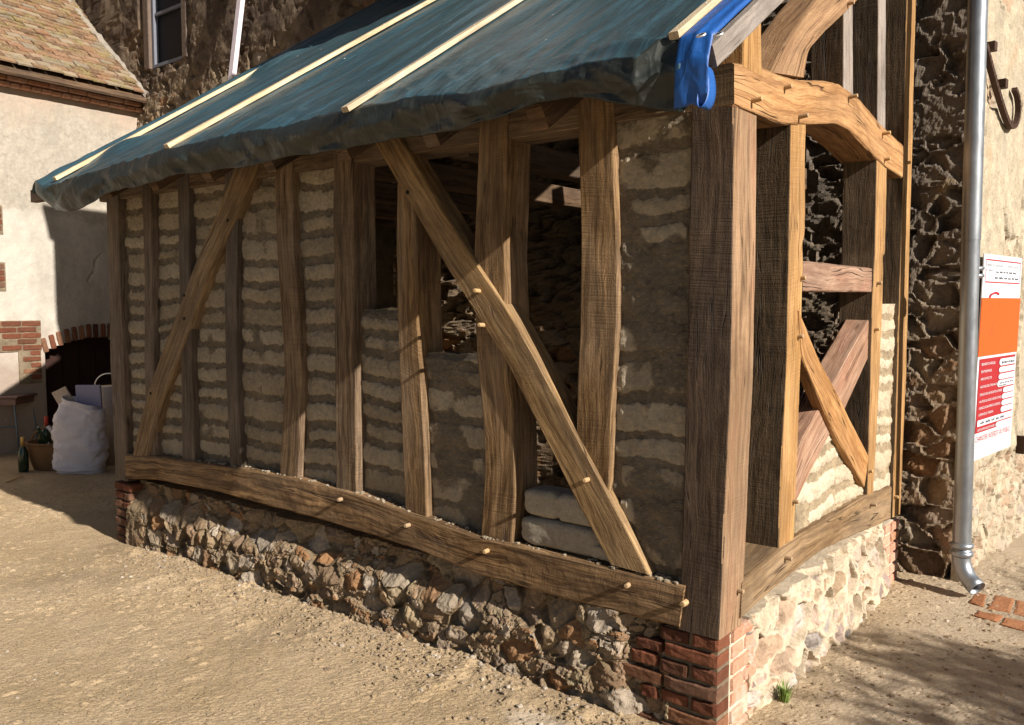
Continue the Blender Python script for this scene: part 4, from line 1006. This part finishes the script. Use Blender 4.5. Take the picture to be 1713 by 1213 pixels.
def hand(u, v, h, wd, seed, o=.0035):
    """faint handwriting, too small to read: one wandering pen line broken into words"""
    rng = np.random.RandomState(seed); a = Acc(); x = 0.
    pts = []
    while x < wd:
        for _ in range(rng.randint(4, 9)):
            pts.append((x, rng.uniform(.6, 1.))); x += wd*.012; pts.append((x, rng.uniform(-.1, .25))); x += wd*.012
        x += wd*.05; pts.append(None)
    run = []
    for q in pts+[None]:
        if q is None:
            if len(run) > 1: a.tube([SP(u+p_[0], v-p_[1]*h, o) for p_ in run], .0011, 4)
            run = []
        else: run.append(q)
    a.obj('handwriting', MI, sign)
text('PERMIS DE CONSTRUIRE', .075, .058, .012, MI, sign, .40); text('PERMIS DE DEMOLIR', .60, .058, .012, MI, sign, .31)
text('N° PERMIS', .06, .083, .011, MI, sign, .17); hand(.30, .088, .010, .5, 3); hand(.28, .118, .011, .55, 4)
text('C', .12, .262, .085, MRT, sign, .30)
for s, v, wd_ in (('BENEFICIAIRE(S)', .540, .34), ('ENTREPRISE', .576, .26), ('ARCHITECTE', .612, .27), ('NATURE DES TRAVAUX', .650, .42), ('SURFACE HORS OEUVRE NETTE AUTORISEE', .688, .56), ('HAUTEUR DE LA/DES CONSTRUCTION(S)', .722, .56), ('SURFACE DES BATIMENTS A DEMOLIR', .754, .54), ('SUPERFICIE DU TERRAIN', .786, .36), ('DATE D\'AFFICHAGE EN MAIRIE', .860, .42)):
    text(s, .075, v, .0125, MW, sign, wd_, .0052)
hand(.12, .828, .014, .6, 5, .0075); hand(.58, .546, .012, .33, 6, .0075); hand(.56, .648, .007, .34, 7, .0075); hand(.54, .660, .006, .2, 8, .0075)
text('CHANTIER INTERDIT AU PUBLIC', .05, .912, .028, MRT, sign, .90)
MF = simple('fine_print', (.36, .37, .40), .7, .2)
for k in range(5): flat('fine_print', MF, .05, .926+k*.0125, .93-.02*(k % 3), .9285+k*.0125, .0015, sign, .001)

# ================================================================== TERRACOTTA CHANNEL
for i, (poly, lab) in enumerate((
    (((1630, 986), (1651, 992), (1645, 1011), (1622, 1004)), 'first clay tile of the gutter, under the mouth of the downpipe'),
    (((1666, 991), (1697, 998), (1690, 1021), (1652, 1014)), 'square orange clay gutter tile right after the mouth of the downpipe'),
    (((1702, 999), (1738, 1008), (1734, 1031), (1696, 1022)), 'clay gutter tile at the right edge, farther from the camera'),
    (((1638, 1017), (1678, 1026), (1667, 1036), (1630, 1025)), 'narrow clay edging tile on the near side of the gutter'),
    (((1684, 1028), (1740, 1041), (1736, 1056), (1674, 1039)), 'long clay edging tile on the near side at the right edge'))):
    P = [PZ(a, b, .016) for a, b in poly]; c = sum(P)/4; V = []; F = []; n = 9; hs = .007+float(np.mean([ground_h(np.array([q[0]]), np.array([q[1]]))[0] for q in P]))*.5
    for iy in range(n):
        for ix in range(n):
            u, v = ix/(n-1), iy/(n-1); q = (P[0]*(1-u)+P[1]*u)*(1-v)+(P[3]*(1-u)+P[2]*u)*v
            V.append((q[0]+.003*fbm(q[0]*40, q[1]*40, 0, 3), q[1]+.003*fbm(q[0]*40, q[1]*40, 0, 4), hs+.004*float(fbm(q[0]*25, q[1]*25, 0, 5))-(.004 if ix in (0, n-1) or iy in (0, n-1) else 0)))
    V = [tuple(float(x) for x in v) for v in V]; F = [tuple(int(x) for x in f) for f in grid_faces(n, n)]; ring = [k for k in range(n)]+[k*n+n-1 for k in range(1, n)]+[n*n-1-k for k in range(1, n)]+[(n-1-k)*n for k in range(1, n-1)]
    b = len(V); V += [(V[k][0], V[k][1], V[k][2]-.04) for k in ring]; m_ = len(ring); F += [(ring[k], b+k, b+(k+1) % m_, ring[(k+1) % m_]) for k in range(m_)]
    F = [f[::-1] for f in F] if np.cross(np.array(V[1])-V[0], np.array(V[n])-V[0])[2] < 0 else F
    link('gutter_tile', mesh('gutter_tile', V, F, M['terracotta'], False, None, np.tile([[1., (i*.37) % 1, 0]], (len(V), 1))), None, lab, 'tile', 'clay gutter tiles')
# grass tuft
def tuft():
    p = PZ(1312, 1172); rng = np.random.RandomState(2); a = Acc()
    for i in range(130):
        th = rng.rand()*6.28; r = rng.rand()*.022; l = rng.uniform(.03, .09); b = np.array([p[0]+r*cos(th), p[1]+r*sin(th), .0]); o = np.array([cos(th), sin(th), 0])*rng.uniform(.1, .9); w_ = np.array([-sin(th), cos(th), 0])*.0018
        m1 = b+up*l*.6+o*l*.3; t = b+up*l*.85+o*l*.8
        a.add([b-w_, b+w_, m1+w_, m1-w_, t], [(0, 1, 2, 3), (3, 2, 4)])
    a.obj('grass_tuft', M['grass'], None, label='small green grass tuft at the foot of the gable plinth', cat='grass')
tuft()

# ================================================================== LEFT RENDERED HOUSE
lh = thing('rendered_house', 'cream rendered house with an old clay tile roof at the left', 'house', (-9, 1, 0))
F0 = np.array([float(PY(228, 155, WY)[0]), WY, 0]); DF = np.array([.063, -.998, 0]); NF = np.array([.998, .063, 0])   # DF runs from the corner towards the camera side
def PF(px_, py_, off=0.):
    v = ray(px_, py_); t = ((F0-CAM)@NF+off)/(v@NF); q = CAM+v*t; return float((q-F0)@DF), float(q[2])
def FP(u, z, o=0.): return F0+DF*u+up*z+NF*o
def facade():
    A = np.arange(-.05, 5.0, .03); B = np.arange(-.1, 4.05, .03)
    dl, dr = .0, PF(77, 600)[0]; zd = PF(120, 566)[1]
    def f(a, b):
        h = .012*fbm(a*3, b*3, 0, 90, 4)+.004*fbm(a*16, b*16, 0, 91, 2)
        arch = zd-.16*((a-.55)/.68)**2
        door = (a > dl-.2) & (a < dr) & (b < arch); h = np.where(door, -.30, h)
        cr = np.abs(a-(.62-.42*(b-2.0)+.05*fbm(a*0, b*9, 0, 6, 2))); 
        h = h-.03*np.exp(-(cr/.012)**2)*((b > 1.85) & (b < 2.2))
        return h, stack3(1+0*a, .5+.5*fbm(a*2, b*2, 0, 92, 3))
    relief('wall', A, B, F0, DF, (0, 0, 1), NF, f, M['plaster'], .4, lh)
    L = []; rng = random.Random(8); AX = (DF, NF, up)
    # band of bricks, jamb and segmental arch over the doorway
    u0 = PF(68, 560)[0]; z1 = PF(40, 537)[1]; zz = z1-.03
    for r in range(5):
        u = u0+(.0, .05)[r % 2]; 
        while u < 2.6:
            l = rng.choice((.21, .21, .11)); L.append((FP(u+l/2, zz, .006), (l-.008, .03, .056), AX)); u += l
            if r > 1 and u > u0+.25: break
        zz -= .066
    while zz > .75:
        l = rng.choice((.12, .2)); L.append((FP(u0+l/2+.01, zz, .008), (l-.01, .03, .05), AX)); zz -= .066
    L.append((FP(u0+1.2, z1-.165+.0, .0), (2.4, .03, .34), AX, 1)); L.append((FP(u0+.13, (z1-.33+.72)/2, .0), (.24, .03, z1-.33-.72), AX, 1))
    bricks('brick_band', L, M['brick'], lh, 40); L = []
    for k in range(15):
        a_ = .02+k*.085; zc = zd-.16*((a_-.55)/.68)**2+.085; th = -.35*(a_-.55); d1 = DF*cos(th)+up*sin(th); d2 = np.cross(d1, NF); d2 = d2 if d2[2] > 0 else -d2
        L.append((FP(a_, zc, .008), (.055, .03, .16), (d1, NF, d2)))
    bricks('brick_arch', L, M['brick'], lh, 44); L = []
    for (pa, pb_) in (((0, 441), (9, 485)), ((0, 346), (4, 390))):
        ua, za = PF(*pa); ub, zb_ = PF(*pb_); z = za-.03; L = []
        while z > zb_: L.append((FP(ub+.11, z, .008), (.2, .03, .058), AX)); z -= .066
        L.append((FP(ub+.11, (za+zb_)/2, .0), (.23, .03, za-zb_+.03), AX, 1))
        bricks('brick_quoin', L, M['brick'], lh, 45)
    # cornice: two brick courses with a projecting row of headers
    L = []; ze = PF(228, 158)[1]; zc = PF(0, 133)[1]
    u = -.05
    while u < 4.5:
        L.append((FP(u+.055, 4.075, .07), (.10, .16, .05), AX)); L.append((FP(u+.055, 3.955, .035), (.098, .09, .045), AX)); u += .11
    u = 0
    while u < 4.5: L.append((FP(u+.11, 4.015, .045), (.21, .12, .05), AX)); u += .22
    bricks('cornice', L, M['brick_limed'], lh, 42)
    d = Acc()
    for k in range(7): d.box(FP(.0+k*.2, .6, -.24), (.19, .03, 1.5), AX)
    dd = d.obj('door', M['door'], lh, bevel=.004); e = Acc(); e.tube([FP(.75, .62, -.215), FP(.75, .62, -.17), FP(.83, .62, -.17)], .01, 8); e.obj('handle', M['iron'], dd)
facade()
def tiled_roof():
    rng = np.random.RandomState(6); V = []; F = []; Cc = []; sl_ = math.atan(.84); dn = -NF*cos(sl_)+up*sin(sl_); nn = NF*sin(sl_)+up*cos(sl_)
    e0 = FP(0, 4.10, .20)
    for r in range(40):
        for c in range(31):
            u = -.15+c*.165+(.08 if r % 2 else 0)+rng.uniform(-.006, .006); base = e0+DF*u+dn*(r*.088)+nn*(.036+rng.uniform(0, .012)); base = base+nn*.03*math.sin(r*.35+c*.2)*.5
            yaw = rng.uniform(-.05, .05); tilt = rng.uniform(.13, .22); d1 = DF*cos(yaw)+dn*sin(yaw); d2 = dn*cos(yaw)-DF*sin(yaw); d2 = d2*cos(-tilt)+nn*sin(-tilt)*1.; n2 = np.cross(d1, d2); n2 = n2 if n2@nn > 0 else -n2
            w_, l_, th = .157, .20, .017; b = len(V); cc = rng.rand()
            lo = base-dn*rng.uniform(0, .012)
            for x in (0, 1):
                for y in (0, .5, 1):
                    for z in (0, 1): V.append(lo+d1*w_*x+d2*l_*y+n2*th*z+n2*(.006*(1-(2*y-1)**2)))
            Cc += [(1, cc, 0)]*12
            q = lambda x, y, z: b+x*6+y*2+z
            for y in (0, 1): F += [(q(0, y, 1), q(1, y, 1), q(1, y+1, 1), q(0, y+1, 1)), (q(0, y, 0), q(0, y, 1), q(0, y+1, 1), q(0, y+1, 0)), (q(1, y, 0), q(1, y+1, 0), q(1, y+1, 1), q(1, y, 1))]
            F += [(q(0, 0, 0), q(1, 0, 0), q(1, 0, 1), q(0, 0, 1)), (q(0, 0, 0), q(0, 2, 0), q(1, 2, 0), q(1, 0, 0))]
    me = mesh('roof', V, F, M['tile'], False, None, np.array(Cc)); link('roof', me, lh)
    a = Acc(); a.box(e0+DF*2.4+dn*1.7-nn*.02, (5.2, 3.6, .03), (DF, dn, nn)); a.obj('roof_deck', M['oak_dark'], lh)
    # mortar fillet where the roof meets the tall wall
    a = Acc(); pts = [e0+DF*(.02)+dn*t+nn*.03 for t in np.linspace(-.02, 3.4, 40)]; pts = [p+nn*rng.uniform(-.01, .02)+DF*rng.uniform(-.01, .01) for p in pts]; a.tube(pts, .045, 7); a.obj('mortar_fillet', simple('grey_mortar', (.30, .27, .23), .95, .1, bump=.8, bs=30), lh)
tiled_roof()
# white painted prop beside the roof
pp = Acc(); p0 = PY(386, 150, 2.35); p1 = PY(403, 0, 2.42); d = (p1-p0)/np.linalg.norm(p1-p0); p0 = p0-d*.5; p1 = p1+d*1.; sd_ = np.cross(d, [0, 1, 0]); sd_ = sd_/np.linalg.norm(sd_)
pp.box((p0+p1)/2, (np.linalg.norm(p1-p0), .075, .05), (d, sd_, np.cross(d, sd_))); pp.obj('wooden_prop', M['white_paint'], None, bevel=.004, label='white painted timber prop leaning above the far edge of the tarpaulin', cat='prop')
gp = PY(57, 329, -.22); ge = Acc(); ge.box(((gp[0]-4.2)/2, -.22, gp[2]), (abs(gp[0]+4.2), .05, .085)); ge.obj('eaves_board', M['oak_dark'], shed, bevel=.004)

# ================================================================== THINGS BY THE DOOR
GZ = lambda px_, py_: PZ(px_, py_, -.03)
def sack():
    p = GZ(140, 789); n, m = 90, 70; V = []; W0, H0 = .235, .70
    axr = rt; axd = fw
    for i in range(n):
        t = i/(n-1); w_ = W0*(.98+.10*sin(t*3.0)-.10*t); dd = .15*(1-.25*t)*(1 if t > .04 else .8)
        wr = .82 if t > .93 else 1
        for j in range(m):
            a_ = 2*pi*j/m; cx_, sx_ = cos(a_), sin(a_); sx2 = np.sign(sx_)*abs(sx_)**.8; cx2 = np.sign(cx_)*abs(cx_)**.7
            V.append([cx2*w_*wr+.05*(1-t)*-.6, sx2*dd, t*H0+.05*(t > .8)*(t-.8)*5*(-cx_)])
    V = np.array(V)
    rr = 1+.15*fbm(V[:, 0]*4+V[:, 2]*5, V[:, 1]*5, V[:, 2]*4, 5, 3)+.22*(np.abs(fbm(V[:, 0]*5-V[:, 2]*7, V[:, 1]*5, V[:, 2]*5+V[:, 0]*7, 9, 3)))-.07
    V[:, 0] *= rr; V[:, 1] *= rr*1.05; V[:, 2] += .012*fbm(V[:, 0]*12, V[:, 1]*12, 0, 6, 2)
    P = p+V[:, :1]*axr+V[:, 1:2]*axd+V[:, 2:]*up
    F = [(i*m+j, i*m+(j+1) % m, (i+1)*m+(j+1) % m, (i+1)*m+j) for i in range(n-1) for j in range(m)]+[tuple(range(m))[::-1]]
    me = mesh('rubble_sack', P, F, M['sack'], True); o = link('rubbish_sack', me, None, 'full white woven sack standing in front of the dark doorway', 'sack'); md = o.modifiers.new('s', 'SOLIDIFY'); md.thickness = .004; md.offset = -1
    # fill
    return p
ps = sack()
def slab(name, c, d, yaw, pitch, roll, mat, label, cat):
    from mathutils import Euler
    R3 = np.array(Euler((pitch, roll, yaw)).to_matrix()); a = Acc(); a.box(c, d, R3.T); return a.obj(name, M[mat], None, bevel=.003, label=label, cat=cat)
YA = HD-pi/2
slab('insulation_board', ps+rt*.07+fw*.02+up*.70, (.24, .03, .30), YA, .08, .0, 'card_lilac', 'lilac grey board sticking straight up out of the white sack', 'board')
slab('cardboard_piece', ps-rt*.17+fw*.06+up*.66, (.15, .02, .32), YA, .1, -.45, 'card_cream', 'cream board leaning crookedly out of the left of the white sack', 'board')
slab('plastic_crate', ps-rt*.14+fw*.45+up*.36, (.19, .14, .86), YA+.1, 0, .0, 'yellow', 'yellow package standing behind the white sack', 'box')
bk = Acc(); pbk = ps+rt*.10+fw*.42; bk.tube([pbk+up*0, pbk+up*.8], [.12, .15], 20); bko = bk.obj('bucket', M['card_cream'], None, True, label='pale tall tub with a wire handle behind the white sack', cat='tub')
bh = Acc(); bh.tube([pbk+up*.8+rt*(.15*cos(t)-.02)+up*.13*sin(t) for t in np.linspace(0, pi, 14)], .006, 6); bh.obj('handle', M['eyelet'], bko, True)
def lathe(name, p, prof, mat, n=24, tilt=None, **k):
    V = []; 
    for r, z in prof:
        for j in range(n): V.append([r*cos(2*pi*j/n), r*sin(2*pi*j/n), z])
    V = np.array(V)
    if tilt is not None:
        from mathutils import Euler
        V = V@np.array(Euler(tilt).to_matrix()).T
    V = V+p; F = [(i*n+j, i*n+(j+1) % n, (i+1)*n+(j+1) % n, (i+1)*n+j) for i in range(len(prof)-1) for j in range(n)]+[tuple(range(n))[::-1], tuple((len(prof)-1)*n+j for j in range(n))]
    return link(name, mesh(name, V, F, mat, True), None, **k)
BP = [(.040, 0), (.044, .01), (.044, .15), (.041, .19), (.018, .24), (.015, .30), (.017, .31), (.015, .32)]
def bottle(p, label, tilt=None, foil=True, lab=True, s=1.):
    o = lathe('wine_bottle', p, [(r*s, z*s) for r, z in BP], M['bottle'], 20, tilt, label=label, cat='bottle', group='bottles by the doorway')
    if foil:
        q = lathe('foil', p, [(.0195*s, .235*s), (.0170*s, .30*s), (.0185*s, .312*s), (.0165*s, .325*s)], M['gold'] if foil is True else foil, 16, tilt); q.parent = o
    if lab:
        q = lathe('label', p, [(.0452*s, .055*s), (.0452*s, .13*s)], M['label'], 20, tilt); q.parent = o
        q.data.polygons.foreach_set('use_smooth', [True]*len(q.data.polygons))
    return o
pbt = GZ(40, 789); bottle(pbt, 'dark bottle with gold foil standing on the ground left of the basket', s=1.05, lab=False)
pk = GZ(80, 788)+fw*.15
def basket():
    n = 40; root = thing('wicker_basket', 'brown wicker basket full of bottles beside the white sack', 'basket', pk)
    V = []; prof = [(.18, 0), (.19, .01), (.215, .11), (.235, .22), (.24, .25), (.24, .272), (.225, .265), (.21, .13), (.18, .02)]
    for r, z in prof:
        for j in range(n*2):
            wv_ = .004*math.cos(j*pi)*(1 if .01 < z < .2 else 0); V.append(pk+rt*(r+wv_)*1.1*cos(pi*j/n)+fw*(r+wv_)*.85*sin(pi*j/n)+up*z)
    m = 2*n; F = [(i*m+j, i*m+(j+1) % m, (i+1)*m+(j+1) % m, (i+1)*m+j) for i in range(len(prof)-1) for j in range(m)]+[tuple(range(m))[::-1], tuple((len(prof)-1)*m+j for j in range(m))]
    b = link('body', mesh('body', V, F, M['wicker'], True), root)
    rim = Acc()
    for ph in (0, pi):
        rim.tube([pk+rt*.26*cos(t)+fw*.205*sin(t)+up*(.265+.006*sin(t*22+ph)) for t in np.linspace(0, 2*pi, 90)], .009, 6)
    rim.obj('rim', M['wicker'], root, True)
    hd_ = Acc(); hd_.tube([pk+rt*.25*cos(t)+fw*.02*sin(t*3)+up*(.25+.17*sin(t)) for t in np.linspace(0, pi, 30)], .010, 7); hd_.obj('handle', M['wicker'], root, True)
basket()
bottle(pk-rt*.07+up*.15-fw*.02, 'green bottle with a white label leaning in the middle of the basket', (.35, .3, 0), foil=False)
bottle(pk-rt*.12+up*.17+fw*.05, 'bottle with red capsule sticking up highest from the basket', (-.1, -.15, 0), foil=M['red'], lab=False, s=1.05)
bottle(pk+rt*.06+up*.15+fw*.02, 'pale labelled bottle lying back against the right of the basket', (.2, .6, .4), foil=False)
bottle(pk+rt*.14+up*.16-fw*.01, 'dark bottle nearest the white sack inside the basket', (.5, -.3, 0), foil=M['label'], lab=False)
def table():
    root = thing('side_table', 'small dark topped table with thin steel legs at the left edge', 'table', (-8.5, 1, 0))
    c = PZ(-12, 664, .60)+fw*.12; a = Acc(); a.box(c, (.62, .40, .022), (rt, fw, up)); a.box(c-up*.05, (.56, .36, .07), (rt, fw, up)); a.obj('table_top', simple('brown_top', (.17, .10, .085), .5, .4), root, bevel=.006)
    for sx_ in (-1, 1):
        for sy_ in (-1, 1):
            b = Acc(); b.tube([c+rt*.25*sx_+fw*.16*sy_-up*.03, c+rt*.31*sx_+fw*.2*sy_-up*.63], .011, 8); b.obj('leg', M['steel_blue'], root, True)
    b = Acc(); b.tube([c-rt*.28-fw*.18-up*.32, c+rt*.28-fw*.18-up*.32], .009, 8); b.obj('stretcher', M['steel_blue'], root, True)
table()
# stick lying on the ground
sk = Acc(); sk.tube([GZ(10, 809)+up*.01, GZ(38, 800)+up*.02], .007, 6); sk.obj('stick', M['peg'], None, label='thin stick lying on the shaded ground before the basket', cat='stick')

# added box and lid above the view, put there to shade the rendered house
hb = Acc(); hb.box((-3.15, 1.735, 4.95), (.5, 1.65, 1.2)); 
for k in range(11): hb.box((-2.89, 1.0+k*.15, 4.95), (.02, .14, 1.24)); hb.box((-3.41, 1.0+k*.15, 4.95), (.02, .14, 1.24))
hbo = hb.obj('added_shade_box', M['oak_silver'], house, bevel=.003)
hr = Acc(); hr.box((-3.15, 1.70, 5.60), (.66, 1.78, .04)); hr.obj('shade_box_lid', M['tile'], house)
# small trees outside the picture to the right: they shade the gravel at the lower right
def tree(x, y, H, R0, seed, label):
    rng = np.random.RandomState(seed); root = thing('small_tree', label, 'tree', (x, y, 0), 'small trees right of the lean-to'); a = Acc()
    a.tube([(x, y, -.1), (x+.03, y+.02, H*.3), (x-.02, y, H*.6), (x, y, H*.85)], [.07, .055, .035, .015], 9)
    L = Acc()
    for k in range(16):
        th = k*2.4; z0 = H*(.25+.035*k); e = np.array([x+R0*.8*cos(th), y+R0*.8*sin(th), z0+.35]); a.tube([(x, y, z0), ((x+e[0])/2, (y+e[1])/2, z0+.1), e], [.02, .014, .005], 6)
    a.obj('trunk', M['bark'], root, True)
    for c in range(280):
        th = rng.rand()*6.28; r = R0*rng.rand()**.5; z = H*(.12+.80*rng.rand()); lim = 1-abs(z/H-.5)*.9; cc = np.array([x+r*lim*cos(th), y+r*lim*sin(th), z])
        for q in range(60):
            p = cc+rng.normal(0, .09, 3); d = rng.normal(0, 1, 3); d /= np.linalg.norm(d); e = np.cross(d, rng.normal(0, 1, 3)); e /= np.linalg.norm(e); p[2] = min(p[2], H)
            L.add([p-d*.035, p+e*.016, p+d*.035, p-e*.016], [(0, 1, 2, 3)])
    L.obj('crown', M['leaf'], root)
tree(6.0, .45, 3.24, .95, 3, 'bushy small tree standing nearest in front of the gable side')
tree(5.8, -.75, 2.95, .8, 5, 'low bushy tree left of the other small trees')
tree(5.2, 2.45, 2.45, .5, 7, 'narrow small tree farthest back by the house wall')

# crumbs of earth dropped on the sill
def crumbs():
    rng = np.random.RandomState(12); protos = [rock(1, 1, .8, k, 6) for k in range(6)]; T = np.array([PY(a, b, -.016) for a, b in ((209, 760), (328, 773), (414, 785), (499, 801), (598, 827), (700, 864), (803, 899), (872, 914), (1013, 948), (1145, 981))])
    o = np.argsort(T[:, 0]); T = T[o]; VV = []; FF = []; CC = []
    for i in range(750):
        x = rng.uniform(-4.2, -.16) if i % 3 else rng.choice([-.25, -.45, -.3, -1.1, -1.6, -2.0])+rng.normal(0, .05)
        x = min(x, -.17); z = np.interp(x, T[:, 0], T[:, 2]); y = rng.uniform(-.006, .045); V, F = protos[rng.randint(6)]; q = .0025+.010*rng.rand()**3
        W = V*q*[1, 1, .8]+[x, y, z+q*.3-.002]; b = len(VV); VV += W.tolist(); FF += [tuple(k+b for k in f) for f in F]; CC += [(1, rng.rand(), 0)]*len(V)
    link('earth_crumbs', mesh('earth_crumbs', VV, FF, M['adobe'], False, None, np.array(CC)), None, 'crumbs of dried earth fallen along the top of the front sill beam', 'crumbs', kind='stuff')
crumbs()
